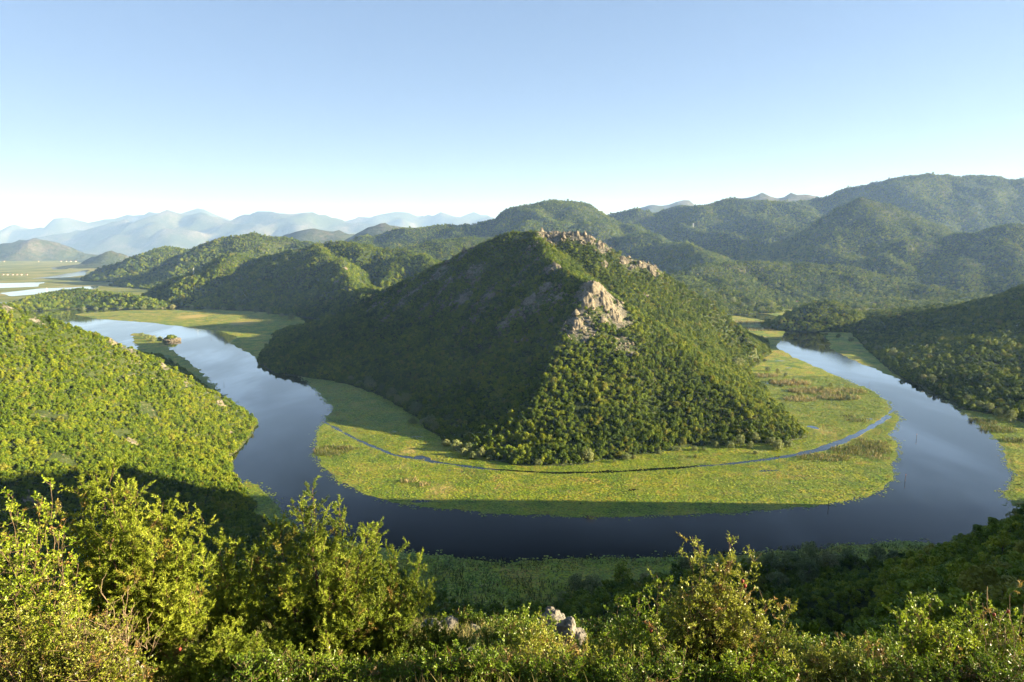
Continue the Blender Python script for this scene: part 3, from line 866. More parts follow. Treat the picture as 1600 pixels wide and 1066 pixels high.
BEDS = [(520, 705, 16, 14, 2.0, .1, 1), (545, 702, 10, 8, 1.8, .2, 1), (640, 752, 7, 5, 2.2, .7, 1), (660, 758, 6, 4, 2.2, .8, 1), (1345, 705, 26, 14, 2.2, .15, 1), (1290, 716, 24, 10, 1.9, .3, 1),
        (1365, 695, 14, 14, 2.0, .2, 1), (1340, 658, 12, 6, 2.0, .1, 1), (1325, 652, 8, 6, 2.0, .1, 1), (1370, 715, 10, 8, 1.8, .5, .7), (1235, 600, 26, 14, 3.2, .55, 1), (1270, 612, 30, 16, 2.8, .5, .8), (1310, 622, 26, 14, 2.8, .4, .8),
        (1190, 588, 22, 12, 3.0, .5, .8), (1330, 612, 18, 14, 2.6, .4, .7), (1250, 625, 18, 12, 2.6, .55, .8), (1000, 700, 14, 6, 1.5, .8, .8), (1010, 690, 9, 7, 2.2, .8, 1),
        (1535, 660, 12, 12, 2.4, .2, .8), (1560, 672, 16, 12, 2.4, .05, 1), (1590, 690, 14, 8, 2.4, .05, 1), (1165, 505, 60, 40, 3.5, .6, .25), (1180, 515, 40, 30, 3, .5, .25), 
        (700, 880, 60, 6, 1.1, .1, .8), (1000, 878, 70, 5, 1.3, .1, .8), (1200, 868, 60, 5, 1.3, .1, .8), (1350, 858, 50, 6, 1.3, .1, .8), (790, 890, 40, 6, 1.1, .1, .8), (770, 925, 45, 14, 1.8, 0, .8), (660, 900, 25, 10, 1.6, 0, .8),
        (300, 492, 160, 50, 1.6, .7, .05), (380, 500, 120, 50, 1.6, .7, .06), (240, 492, 120, 40, 1.6, .4, .05), (430, 500, 60, 60, 1.6, .2, .06), (340, 512, 60, 25, 2, .5, .1)]
blades([(a, b, c * 1.15, d * 1.15, e * 1.5, f, k) for a, b, c, d, e, f, k in BEDS], 2.6, "reeds", "beds of reeds and tall sedge standing in the marsh")
# ------------------------------------------------------------------ trees
M_OAK = m_leaf("oak_foliage", (0.030, 0.066, 0.004), (0.112, 0.172, 0.005), (0.265, 0.295, 0.012), brown=(0.17, 0.12, 0.035), trans=0.18, rough=0.6)
M_WILLOW = m_leaf("willow_foliage", (0.11, 0.15, 0.05), (0.19, 0.225, 0.075), (0.29, 0.30, 0.10), brown=(0.22, 0.20, 0.08), trans=0.25, rough=0.6)
M_BARK = m_wood("tree_bark", (0.07, 0.055, 0.04), (0.15, 0.125, 0.095))

def leaf_quads(c, nrm, size, rg, fold=0.25, aspect=1.0):
    """little bent quads at points c facing nrm"""
    n = len(c)
    nrm = nrm / (np.linalg.norm(nrm, axis=1, keepdims=True) + 1e-9)
    r = rg.normal(size=(n, 3))
    t = np.cross(nrm, r); t /= np.linalg.norm(t, axis=1, keepdims=True) + 1e-9
    b = np.cross(nrm, t)
    s = size[:, None]
    v = np.stack([c - t * s * aspect, c - b * s * .6 + nrm * s * fold * rg.normal(size=(n, 1)), c + t * s * aspect, c + b * s * .6 + nrm * s * fold * rg.normal(size=(n, 1))], 1)
    return v.reshape(-1, 3), np.arange(4 * n).reshape(-1, 4)

def crown_mesh(name, seed, h, r, nblob, nleaf, leaf, mat, base=0.22, top=1.0, flat=1.0):
    rg = np.random.default_rng(seed)
    C, NR, S, Tn = [], [], [], []
    for i in range(nblob):
        f = (i + 0.5) / nblob
        zz = h * (base + (top - base) * (0.12 + 0.76 * f) + rg.normal(0, 0.03))
        rr = r * (1 - 0.75 * abs(f - 0.38) ** 1.4 * 1.5) * math.sqrt(rg.random()) * 0.88
        a = i * 2.4 + rg.uniform(-.6, .6)
        c = np.array([rr * math.cos(a), rr * math.sin(a), zz])
        br = r * rg.uniform(0.24, 0.50) * (1.1 - 0.35 * f)
        d = rg.normal(size=(nleaf, 3)); d[:, 2] += 0.25
        d /= np.linalg.norm(d, axis=1, keepdims=True)
        q = c + d * np.array([1, 1, 0.8 * flat]) * br * rg.uniform(0.72, 1.08, (nleaf, 1))
        C.append(q); NR.append(d + rg.normal(0, 0.34, d.shape)); S.append(leaf * rg.uniform(0.6, 1.3, nleaf)); Tn.append(np.clip(rg.normal(0.5, 0.28) + rg.normal(0, 0.22, nleaf), 0, 1))
    v, q = leaf_quads(np.concatenate(C), np.concatenate(NR), np.concatenate(S), rg)
    me = mesh_from(name, v, q, mat)
    fattr(me, "tone", np.repeat(np.concatenate(Tn), 4)); fattr(me, "dry", np.zeros(len(v)))
    return me

def tube(path, rad, sides=5):
    """rings along a path -> verts, quads"""
    path = np.asarray(path, float); n = len(path)
    t = np.gradient(path, axis=0); t /= np.linalg.norm(t, axis=1, keepdims=True) + 1e-9
    up = np.where(np.abs(t[:, 2:3]) > 0.9, np.array([[1., 0, 0]]), np.array([[0., 0, 1]]))
    a = np.cross(t, up); a /= np.linalg.norm(a, axis=1, keepdims=True) + 1e-9
    b = np.cross(t, a)
    th = np.linspace(0, 2 * np.pi, sides, endpoint=False)
    v = path[:, None] + (a[:, None] * np.cos(th)[None, :, None] + b[:, None] * np.sin(th)[None, :, None]) * np.asarray(rad)[:, None, None]
    i = np.arange(n - 1)[:, None] * sides; k = np.arange(sides)[None]; k2 = (k + 1) % sides
    q = np.stack([i + k, i + k2, i + sides + k2, i + sides + k], -1).reshape(-1, 4)
    return v.reshape(-1, 3), q

def join_parts(parts):
    vs, fs, o = [], [], 0
    for v, f in parts:
        vs.append(v); fs.append(f + o); o += len(v)
    return np.concatenate(vs), np.concatenate(fs)

def trunk_mesh(name, seed, h, r, mat):
    rg = np.random.default_rng(seed)
    top = np.array([rg.normal(0, .3), rg.normal(0, .3), h * 0.7])
    path = [np.array([0, 0, -0.6]), np.array([0.05, 0, 0.2]), top * 0.5 + rg.normal(0, .12, 3), top]
    parts = [tube(path, [r * .09, r * .07, r * .05, r * .02], 6)]
    for k in range(5):
        a = k * 1.256 + rg.uniform(-.4, .4); s = 0.35 + 0.1 * k
        p0 = top * s
        p1 = p0 + np.array([math.cos(a) * r * .3, math.sin(a) * r * .3, h * .12]); p2 = p0 + np.array([math.cos(a) * r * .65, math.sin(a) * r * .65, h * .3 * (1 - s * .4)])
        parts.append(tube([p0, p1, p2], [r * .035, r * .025, r * .008], 4))
    v, q = join_parts(parts)
    return mesh_from(name, v, q, mat, True)

OAKS = []
for i, (h, r, nb) in enumerate([(6.4, 3.3, 13), (5.4, 3.5, 13), (7.2, 3.0, 14), (4.6, 3.1, 11), (5.0, 2.6, 10), (3.2, 2.4, 8)]):
    OAKS.append((crown_mesh("oak_crown", 100 + i, h, r, nb, 84, 0.30, M_OAK, 0.10 if i > 2 else 0.16), trunk_mesh("oak_trunk", 200 + i, h, r, M_BARK)))
WILLOWS = []
for i, (h, r) in enumerate([(7.5, 4.2), (6.2, 4.0), (4.5, 3.2)]):
    WILLOWS.append((crown_mesh("willow_crown", 300 + i, h, r, 22, 90, 0.27, M_WILLOW, 0.04), trunk_mesh("willow_trunk", 400 + i, h, r, M_BARK)))

def plant(name, kinds, i, x, y, z, sc, rot, label, cat, group):
    e = bpy.data.objects.new(name, None)
    COL.objects.link(e)
    e.empty_display_size = 0.2
    e.location = (x, y, z); e.rotation_euler = (0, 0, rot); e.scale = (sc * (.85 + .3 * (i % 3) / 2), sc, sc * (.8 + .1 * ((int(abs(x) * 10)) % 5)))
    tag(e, label, cat, group)
    c = obj("crown", kinds[i][0], e)
    obj("trunk", kinds[i][1], e)
    return e, c

FOREST = []        # candidates per hill
def candidates(h, space, rock_max=0.5, yr=(60, 6200), lift=14.0, bare=0.0, zmin=0.6, size=1.0, seed=0):
    rg = np.random.default_rng(900 + seed)
    xs, ys = h["xs"], h["ys"]
    x0, x1 = max(xs[0], -0.92 * ys[-1]), min(xs[-1], 0.92 * ys[-1])
    gx, gy = np.meshgrid(np.arange(x0, x1, space), np.arange(max(ys[0], yr[0]), min(ys[-1], yr[1]), space))
    gx = (gx + rg.uniform(-.5, .5, gx.shape) * space).ravel(); gy = (gy + rg.uniform(-.5, .5, gy.shape) * space).ravel()
    k = np.abs(gx) < 0.88 * gy + 30
    gx, gy = gx[k], gy[k]
    z = bil(h, gx, gy); rk = bil(h, gx, gy, "rock")
    thin = fbm(gx / 45, gy / 45, 4, 5 + seed)
    k = (z > zmin) & (rg.random(gx.shape) > smooth(rock_max - .22, rock_max + .22, rk + 0.3 * fbm(gx / 12, gy / 12, 2, 8)) * .93) & (thin < 0.55 - bare)
    gx, gy, z = gx[k], gy[k], z[k]
    k = (gz(gx, gy) < z + 9) & visible(gx, gy, z, lift)
    gx, gy, z = gx[k], gy[k], z[k]
    # bigger trees low on the slope, scrub on the heights
    zt = h["Z"].max()
    sc = size * np.minimum(rg.lognormal(0, 0.36, len(gx)), 1.75) * (1.05 - 0.3 * smooth(0.3, 0.9, z / zt) + 0.22 * fbm(gx / 60, gy / 60, 3, 9))
    var = np.where(rg.random(len(gx)) < 0.35 + 0.35 * smooth(.3, .9, z / zt), rg.integers(3, 6, len(gx)), rg.integers(0, 4, len(gx)))
    return dict(x=gx, y=gy, z=z, sc=sc, var=var, rot=rg.uniform(0, 6.28, len(gx)), h=h)

def forest_object(name, cs, sources, label):
    x = np.concatenate([c["x"] for c in cs]); y = np.concatenate([c["y"] for c in cs]); z = np.concatenate([c["z"] for c in cs])
    me = bpy.data.meshes.new(name)
    me.vertices.add(len(x))
    me.vertices.foreach_set("co", np.stack([x, y, z - 0.25], 1).astype(np.float32).ravel())
    fattr(me, "sc", np.concatenate([c["sc"] for c in cs]))
    fattr(me, "rot", np.concatenate([c["rot"] for c in cs]))
    rv = np.random.default_rng(len(x))
    a = me.attributes.new("shape", 'FLOAT_VECTOR', 'POINT')
    a.data.foreach_set("vector", (np.concatenate([c["sc"] for c in cs])[:, None] * rv.uniform((.75, .75, .65), (1.3, 1.3, 1.35), (len(x), 3))).astype(np.float32).ravel())
    a = me.attributes.new("var", 'INT', 'POINT'); a.data.foreach_set("value", np.concatenate([c["var"] for c in cs]).astype(np.int32))
    o = obj(name, me, label=label, cat="forest", kind="stuff")
    ng = bpy.data.node_groups.new(name, 'GeometryNodeTree')
    ng.interface.new_socket("Geometry", in_out='INPUT', socket_type='NodeSocketGeometry')
    ng.interface.new_socket("Geometry", in_out='OUTPUT', socket_type='NodeSocketGeometry')
    nn = ng.nodes; L = ng.links
    gi, go = nn.new("NodeGroupInput"), nn.new("NodeGroupOutput")
    ip = nn.new("GeometryNodeInstanceOnPoints")
    jn = nn.new("GeometryNodeJoinGeometry")
    for s_ in reversed(sources):
        oi = nn.new("GeometryNodeObjectInfo")
        oi.transform_space = 'ORIGINAL'
        oi.inputs["Object"].default_value = s_
        oi.inputs["As Instance"].default_value = True
        L.new(oi.outputs["Geometry"], jn.inputs[0])
    def na(nm, t):
        q = nn.new("GeometryNodeInputNamedAttribute"); q.data_type = t; q.inputs["Name"].default_value = nm
        return q.outputs["Attribute"]
    L.new(gi.outputs[0], ip.inputs["Points"]); L.new(jn.outputs[0], ip.inputs["Instance"])
    ip.inputs["Pick Instance"].default_value = True
    L.new(na("var", 'INT'), ip.inputs["Instance Index"])
    cx = nn.new("ShaderNodeCombineXYZ"); L.new(na("rot", 'FLOAT'), cx.inputs[2])
    er = nn.new("FunctionNodeEulerToRotation"); L.new(cx.outputs[0], er.inputs[0]); L.new(er.outputs[0], ip.inputs["Rotation"])
    L.new(na("shape", 'FLOAT_VECTOR'), ip.inputs["Scale"])
    L.new(ip.outputs[0], go.inputs[0])
    md = o.modifiers.new("scatter", 'NODES'); md.node_group = ng
    return o

def take(c, mask):
    return {k: (v[mask] if isinstance(v, np.ndarray) else v) for k, v in c.items()}

cC = candidates(H_C, 3.1, 0.5, seed=1, size=0.64, bare=.08)
cL = candidates(H_L, 2.3, 0.42, seed=2, bare=.16, size=0.48, lift=10)
cV = candidates(H_V, 3.3, 0.9, yr=(70, 760), seed=3, size=0.66, lift=10)
cR = candidates(H_R, 4.4, 0.6, seed=4, size=0.82)
FAR = []
for i, h in enumerate(HILLS):
    if h.get("fam") != "mid" or h["obj"]["category"] not in ("hill", "mountain"): continue
    D = h["ys"].mean()
    if D > 5600: continue
    sp = float(np.interp(D, [1500, 2500, 4000, 5500], [5.0, 6.2, 8.6, 11.5]))
    FAR.append(candidates(h, sp, 0.6, seed=10 + i, size=sp / 5.4, lift=12))
gx, gy = np.meshgrid(np.arange(250, 2100, 7.5), np.arange(1990, 3000, 7.5))       # woods on the valley floor, meadows left open
gx = (gx + rng.uniform(-3.5, 3.5, gx.shape)).ravel(); gy = (gy + rng.uniform(-3.5, 3.5, gy.shape)).ravel()
k = (ground(gx, gy) < 1.0) & (fbm(gx / 160, gy / 110, 3, 66) > -0.12) & (in_poly(gx, gy, LAND)) & (gx < .88 * gy)
gx, gy = gx[k], gy[k]
k = visible(gx, gy, gx * 0 + 1, 12)
gx, gy = gx[k], gy[k]
FAR.append(dict(x=gx, y=gy, z=gx * 0 + .9, sc=rng.lognormal(.15, .3, len(gx)), var=rng.integers(0, 6, len(gx)), rot=rng.uniform(0, 6.28, len(gx))))
print("FOREST COUNTS", len(cC["x"]), len(cL["x"]), len(cV["x"]), len(cR["x"]), sum(len(c["x"]) for c in FAR))

# the 300 trees that show largest are trees of their own
allc = [(cL, "leafy tree in the sunlit scrub wood of the left hillside", "trees on the left hillside"), (cV, "tree in the shaded wood below the viewpoint", "trees on the viewpoint slope"), (cC, "tree in the wood on the central hill", "trees on the central hill")]
cand = []
for gi_, (c, lb, gr) in enumerate(allc):
    px, py = project(c["x"], c["y"], c["z"] + 3)
    inside = (px > 5) & (px < 1595) & (py > 380) & (py < 960)
    inside &= ~((c["h"] is H_V) & ((py > 900) | ((px < 700) & (py > 800))))
    s_ = c["sc"] / np.hypot(c["x"], c["y"]) * inside * np.where(c["var"] >= 4, 0.7, 1.0) * visible(c["x"], c["y"], c["z"], 4.0)
    for k in np.argsort(-s_)[:300]: cand.append((s_[k], gi_, k))
cand.sort(reverse=True)
cand = cand[:300]
srcs = {}
masks = [np.ones(len(c["x"]), bool) for c, _, _ in allc]
need = {v for v in range(6)} - {int(allc[g_][0]["var"][k]) for _, g_, k in cand}
for n_, (sv, g_, k) in enumerate(cand):
    c, lb, gr = allc[g_]
    v = int(c["var"][k])
    if need: v = need.pop()
    masks[g_][k] = False
    qx, qy = project(c["x"][k], c["y"][k], c["z"][k] + 3)
    if g_ == 1:
        lb, gr = (("dark tree in the shaded ravine at the foot of the left hillside", "trees in the left ravine") if qx < 480 else ("shaded tree low on the viewpoint slope beside the lily carpet", "trees beside the near lily carpet") if qx < 1000 else
                  ("shaded tree on the near shore slope right of the pomegranate shrub", "trees on the near shore slope") if qx < 1380 else ("dark tree on the shaded shoulder at the right edge", "trees on the right shoulder"))
    elif g_ == 0:
        lb, gr = ("leafy sunlit tree high on the left hillside", "trees high on the left hillside") if qy < 600 else ("leafy tree low on the left hillside toward the river", "trees low on the left hillside")
    else:
        lb, gr = ("tree in the lit wood at the front foot of the central hill", "trees at the front foot of the central hill") if qx > 790 else ("tree in the shaded wood at the left foot of the central hill", "trees at the left foot of the central hill")
    e, cr = plant("tree", OAKS, v, c["x"][k], c["y"][k], c["z"][k] - 0.25, c["sc"][k], c["rot"][k], lb, "tree", gr)
    srcs.setdefault(v, cr)
cL, cV, cC = (take(allc[i][0], masks[i]) for i in range(3))
SRC = [srcs[v] for v in range(6)]
forest_object("forest", [cC], SRC, "dense green woodland covering the central hill")
forest_object("forest", [cL], SRC, "dense sunlit scrub wood on the left hillside")
forest_object("forest", [cV], SRC, "shaded dark woodland on the slope below the viewpoint")
forest_object("forest", [cR], SRC, "dark woodland on the right bank hill")
forest_object("forest", FAR, SRC, "woodland over the farther hills up and down the valley")
# ------------------------------------------------------------------ foreground plants on the viewpoint terrace
M_JUN = m_leaf("juniper_needles", (0.075, 0.115, 0.008), (0.21, 0.26, 0.018), (0.38, 0.41, 0.045), brown=(0.24, 0.13, 0.04), trans=0.22, rough=0.55, patch=0.6)
M_SHR = m_leaf("shrub_leaves", (0.06, 0.115, 0.005), (0.155, 0.235, 0.009), (0.30, 0.36, 0.025), brown=(0.26, 0.15, 0.04), trans=0.32, rough=0.42, patch=0.6, spec=0.4)
M_SHRY = m_leaf("pale_shrub_leaves", (0.10, 0.13, 0.010), (0.22, 0.25, 0.018), (0.37, 0.38, 0.07), brown=(0.28, 0.15, 0.05), trans=0.30, rough=0.42, patch=0.6, spec=0.4)
M_SHRD = m_leaf("dark_shrub_leaves", (0.04, 0.085, 0.005), (0.105, 0.17, 0.009), (0.20, 0.27, 0.02), brown=(0.18, 0.11, 0.04), trans=0.28, rough=0.4, patch=0.6, spec=0.4)
M_GRASS = m_leaf("terrace_grass", (0.05, 0.08, 0.012), (0.11, 0.14, 0.02), (0.20, 0.20, 0.05), brown=(0.24, 0.18, 0.08), trans=0.25, rough=0.65, patch=0.8)
M_JBARK = m_wood("juniper_bark", (0.075, 0.045, 0.028), (0.16, 0.10, 0.06), 14.0)
M_TWIG = m_wood("bare_twig", (0.20, 0.14, 0.085), (0.36, 0.27, 0.17), 20.0)
M_BTWIG = m_wood("brown_twig", (0.10, 0.07, 0.04), (0.20, 0.14, 0.08), 20.0)

def unit(v): return v / (np.linalg.norm(v, axis=-1, keepdims=True) + 1e-9)

def bez(a, b, c, n):
    t = np.linspace(0, 1, n)[:, None]
    return a * (1 - t) ** 2 + 2 * b * t * (1 - t) + c * t * t

def gv(x, y): return float(bil(H_V, np.array([x]), np.array([y]))[0])

def leaf_diamonds(c, d, ln, wd, rg, curl=0.2):
    """slim leaves: base at c, pointing along d"""
    d = unit(d)
    s = unit(np.cross(d, rg.normal(size=d.shape)))
    nrm = np.cross(d, s)
    m = c + d * (ln * .45)[:, None]
    v = np.stack([c, m + s * wd[:, None], c + d * ln[:, None] + nrm * (ln * curl)[:, None] * rg.normal(size=(len(c), 1)), m - s * wd[:, None]], 1)
    return v.reshape(-1, 3)

def tubes3(paths, radii):
    """many thin three sided tubes at once: paths (n,k,3), radii (n,k)"""
    paths = np.asarray(paths, float); radii = np.asarray(radii, float)
    n, k = paths.shape[:2]
    t = unit(paths[:, -1] - paths[:, 0])
    up = np.where(np.abs(t[:, 2:3]) > .9, np.array([[1., 0, 0]]), np.array([[0., 0, 1]]))
    a = unit(np.cross(t, up)); b = np.cross(t, a)
    th = np.array([0, 2.094, 4.189])
    off = a[:, None, :] * np.cos(th)[None, :, None] + b[:, None, :] * np.sin(th)[None, :, None]
    v = paths[:, :, None] + off[:, None] * radii[:, :, None, None]
    i0 = (np.arange(n)[:, None, None] * k + np.arange(k - 1)[None, :, None]) * 3
    c = np.arange(3)[None, None]; c2 = (c + 1) % 3
    q = np.stack([i0 + c, i0 + c2, i0 + 3 + c2, i0 + 3 + c], -1).reshape(-1, 4)
    return v.reshape(-1, 3), q

def grow(name, label, cat, base, tips, leafmat, woodmat, seed, kind="juniper", Lmax=0.7, nb=38, group=None, dryp=0.06, dens=1.0, rstem=0.05, thin=0.0, fork=0.15, leaf=1.0):
    rg = np.random.default_rng(seed)
    base = np.asarray(base, float)
    wood = []; BP, BR, TW = [], [], []; LC, LD, LL, LW, LT, LY = [], [], [], [], [], []
    for ti, tip in enumerate(tips):
        tip = np.asarray(tip, float)
        if tip[2] < base[2] + 0.1 and kind == "juniper": continue
        b0 = base + np.array([rg.normal(0, .06), rg.normal(0, .06), 0.0])
        H = np.linalg.norm(tip - b0)
        mid = b0 + (tip - b0) * np.array([0.75, 0.75, 0.35]) + rg.normal(0, .05 * H, 3)
        path = bez(b0, mid, tip, 14)
        path[1:-1] += rg.normal(0, 0.012 * H, (12, 3))
        wood.append(tube(path, 0.003 + rstem * rg.uniform(.7, 1.2) * np.linspace(1, 0, 14) ** 1.5, 5))
        n = int(nb * dens)
        fr = fork + (1 - fork) * (np.arange(n) + rg.uniform(0, 1, n)) / n
        for k, f in enumerate(fr):
            p0 = np.array([np.interp(f, np.linspace(0, 1, 14), path[:, j]) for j in range(3)])
            a = k * 2.4 + rg.uniform(-.7, .7)
            el = rg.uniform(0.4, 1.1) if kind == "juniper" else rg.uniform(-0.1, 1.0)
            L = (Lmax * (1 - f) ** 0.6 + (0.17 if kind == "juniper" else 0.16)) * rg.uniform(0.55, 1.15)
            d = np.array([math.cos(a) * math.cos(el), math.sin(a) * math.cos(el), math.sin(el)])
            bp = bez(p0, p0 + d * L * .5 - np.array([0, 0, .03 * L]), p0 + d * L + np.array([0, 0, .16 * L]), 5)
            BP.append(bp[[0, 2, 4]]); BR.append(np.linspace(max(.0035, .012 * L), .002, 3))
            tone = np.clip(rg.normal(.5, .22), 0, 1); dry = rg.uniform(.4, 1.0) if rg.random() < dryp else 0.0
            if rg.random() < thin: continue
            tt = np.linspace(0, 1, 5)
            if kind == "juniper":
                ns = max(4, int(L / 0.042)); m = 32
                g_ = (np.arange(ns) + rg.random(ns)) / ns
                if L > .3: g_ = .18 + .82 * g_
                s0 = np.stack([np.interp(g_, tt, bp[:, j]) for j in range(3)], 1)
                sd = unit(d * 0.7 + rg.normal(0, .62, (ns, 3)) + np.array([0, 0, .45]))
                sl = rg.uniform(.08, .17, ns) * (1 - .25 * g_)
                u = rg.random((ns, m, 1))
                LC.append((s0[:, None] + sd[:, None] * sl[:, None, None] * u + rg.normal(0, .006, (ns, m, 3))).reshape(-1, 3))
                LD.append((sd[:, None] * .75 + unit(rg.normal(size=(ns, m, 3))) * .85).reshape(-1, 3))
                LL.append(rg.uniform(.020, .040, ns * m) * leaf); LW.append(rg.uniform(.0036, .0060, ns * m) * leaf)
                LT.append(np.clip(tone + np.repeat(rg.normal(0, .18, ns), m) + rg.normal(0, .1, ns * m), 0, 1)); LY.append(np.repeat(dry * rg.random(ns), m))
            else:
                ns = max(3, int(L / 0.072)); m = 11
                g_ = rg.uniform(.1, 1, ns)
                s0 = np.stack([np.interp(g_, tt, bp[:, j]) for j in range(3)], 1)
                sd = unit(d * .6 + rg.normal(0, .6, (ns, 3)) + np.array([0, 0, .35]))
                sl = rg.uniform(.08, .24, ns) * (1 - .4 * f)
                TW.append(np.stack([s0, s0 + sd * sl[:, None]], 1)[::2])
                u = np.tile(np.linspace(.05, 1, m), (ns, 1))[..., None]
                LC.append((s0[:, None] + sd[:, None] * sl[:, None, None] * u).reshape(-1, 3))
                LD.append((sd[:, None] * .55 + unit(rg.normal(size=(ns, m, 3))) * .85 + np.array([0, 0, .15])).reshape(-1, 3))
                LL.append(rg.uniform(.028, .055, ns * m) * leaf); LW.append(rg.uniform(.007, .0125, ns * m) * leaf)
                LT.append(np.clip(tone + .35 * (f - .5) + rg.normal(0, .16, ns * m), 0, 1)); LY.append(np.full(ns * m, dry))
    e = bpy.data.objects.new(name, None)
    COL.objects.link(e)
    e.location = base
    tag(e, label, cat, group)
    if BP: wood.append(tubes3(BP, BR))
    if TW:
        tw = np.concatenate(TW); wood.append(tubes3(tw, np.tile([.0022, .001], (len(tw), 1))))
    v, q = join_parts(wood)
    obj("branches", mesh_from("branches", v - base, q, woodmat, True), e)
    if LC:
        c = np.concatenate(LC)
        kf = 3 if kind == "juniper" else 4
        v = (needles if kf == 3 else leaf_diamonds)(c, np.concatenate(LD), np.concatenate(LL), np.concatenate(LW), rg)
        me = mesh_from("foliage", v - base, np.arange(len(v)).reshape(-1, kf), leafmat)
        fattr(me, "tone", np.repeat(np.concatenate(LT), kf)); fattr(me, "dry", np.repeat(np.concatenate(LY), kf))
        obj("foliage", me, e)
    return e

def needles(c, d, ln, wd, rg):
    d = unit(d); s = unit(np.cross(d, rg.normal(size=d.shape))) * wd[:, None]
    return np.stack([c - s, c + s, c + d * ln[:, None]], 1).reshape(-1, 3)

def base_at(px, D):
    x = (px - 800) / FPX * (D * CP + 0.1 * D)      # rough lateral place of that pixel column on the slope
    return np.array([x, D, gv(x, D) - 0.05])

def tips_in(top, n, D0, D1, seed, low=1.0, rag=18):
    """leader tips under an outline: top = [(px, py), ...] left to right"""
    rg = np.random.default_rng(seed)
    xs_ = [p[0] for p in top]; ys_ = [p[1] for p in top]
    out = []
    for i in range(n):
        px = xs_[0] + (xs_[-1] - xs_[0]) * (i + rg.random()) / n
        t = np.interp(px, xs_, ys_)
        py = t + abs(rg.normal(0, rag)) + (1066 - t) * low * rg.random() ** 2.2
        out.append(P(px, py, rg.uniform(D0, D1)))
    return out

J = "juniper_tree"
# big juniper with a row of pointed tops
grow(J, "large yellow green juniper with several pointed tops before the river", "juniper", base_at(500, 10.4),
     [P(488, 762, 10.3), P(470, 790, 10.6), P(530, 795, 10.2), P(575, 832, 10.0), P(592, 826, 10.3), P(620, 865, 9.9), P(655, 882, 10.0), P(668, 925, 9.8), P(440, 815, 10.2), P(410, 850, 10.3), P(545, 870, 9.5), P(500, 860, 9.5), P(600, 930, 9.4), P(640, 970, 9.4), P(450, 900, 9.5), P(400, 930, 9.7), P(560, 960, 9.1), P(510, 985, 9.0), P(425, 1000, 9.1), P(620, 1030, 9.0), P(670, 1000, 9.5)],
     M_JUN, M_JBARK, 1, Lmax=0.62, nb=46, rstem=.045, leaf=1.25)
# tall juniper at the left with a rounded, wind bent crown
grow(J, "tall olive juniper with brown bare twigs under its crown, left", "juniper", base_at(215, 9.6),
     [P(180, 722, 9.4), P(150, 745, 9.5), P(125, 752, 9.6), P(215, 765, 9.3), P(255, 785, 9.4), P(290, 800, 9.4), P(318, 812, 9.5), P(140, 800, 9.2), P(185, 810, 9.0), P(240, 835, 9.0), P(285, 860, 9.1), P(318, 880, 9.2), P(155, 870, 8.9), P(210, 890, 8.8), P(300, 920, 8.9), P(260, 920, 8.8), P(120, 830, 9.3), P(190, 760, 9.7)],
     M_JUN, M_JBARK, 2, Lmax=0.60, nb=44, rstem=.045, dryp=.09, leaf=1.25)
grow(J, "small dark green juniper between the two large junipers", "juniper", base_at(355, 10.2), [P(345, 838, 10.2), P(370, 850, 10.2), P(330, 880, 10.0), P(395, 870, 10.0), P(355, 910, 9.7), P(385, 930, 9.6), P(325, 950, 9.6), P(360, 980, 9.3)], M_JUN, M_JBARK, 3, Lmax=0.5, nb=40, dryp=.03, leaf=1.25)
grow(J, "squat juniper at the bottom edge beside the small rocks", "juniper", base_at(690, 9.6), [P(680, 985, 9.6), P(700, 1000, 9.5), P(665, 1020, 9.3), P(715, 1020, 9.5), P(690, 1040, 9.1), P(720, 1050, 9.2)], M_JUN, M_JBARK, 4, Lmax=0.4, nb=36, dryp=.12, leaf=1.2)
grow(J, "low juniper in the bottom left shade with reddish tips", "juniper", base_at(345, 8.6), [P(330, 1020, 8.5), P(360, 1005, 8.6), P(395, 1030, 8.5), P(300, 1040, 8.4), P(430, 1050, 8.4), P(260, 1050, 8.4), P(470, 1040, 8.6)], M_JUN, M_JBARK, 5, Lmax=0.5, nb=36, dryp=.08, leaf=1.2)

S = "shrub"
grow(S, "bright green leafy shrub at the left edge of the picture", "shrub", base_at(20, 8.6), tips_in([(-80, 800), (0, 785), (35, 775), (75, 762), (95, 800), (120, 850), (140, 900)], 34, 8.0, 9.2, 11) + [P(78, 752, 8.9), P(66, 775, 8.8), P(20, 775, 8.9)], M_SHR, M_BTWIG, 11, "leaf", Lmax=.32, nb=24, rstem=.02)
grow(S, "small leaved yellowish shrub filling the bottom left corner", "shrub", base_at(60, 7.6), tips_in([(-60, 930), (40, 940), (110, 930), (190, 960), (230, 1000)], 30, 7.2, 8.0, 12), M_SHRY, M_BTWIG, 12, "leaf", Lmax=.26, nb=20, rstem=.015, dryp=.15, leaf=.8)
grow(S, "leafy green bush between the pale rocks at bottom centre", "shrub", base_at(800, 13.0), tips_in([(735, 985), (760, 960), (800, 945), (825, 938), (850, 950), (880, 990)], 30, 12.2, 13.6, 13, rag=12), M_SHRD, M_BTWIG, 13, "leaf", Lmax=.34, nb=22, rstem=.02, leaf=1.2)
grow(S, "yellow green sprig shrub rising beside the pointed rock", "shrub", base_at(840, 12.0), tips_in([(815, 955), (835, 948), (855, 965), (880, 1000)], 12, 11.6, 12.4, 14, rag=10), M_SHRY, M_BTWIG, 14, "leaf", Lmax=.26, nb=18, rstem=.014, leaf=1.1)
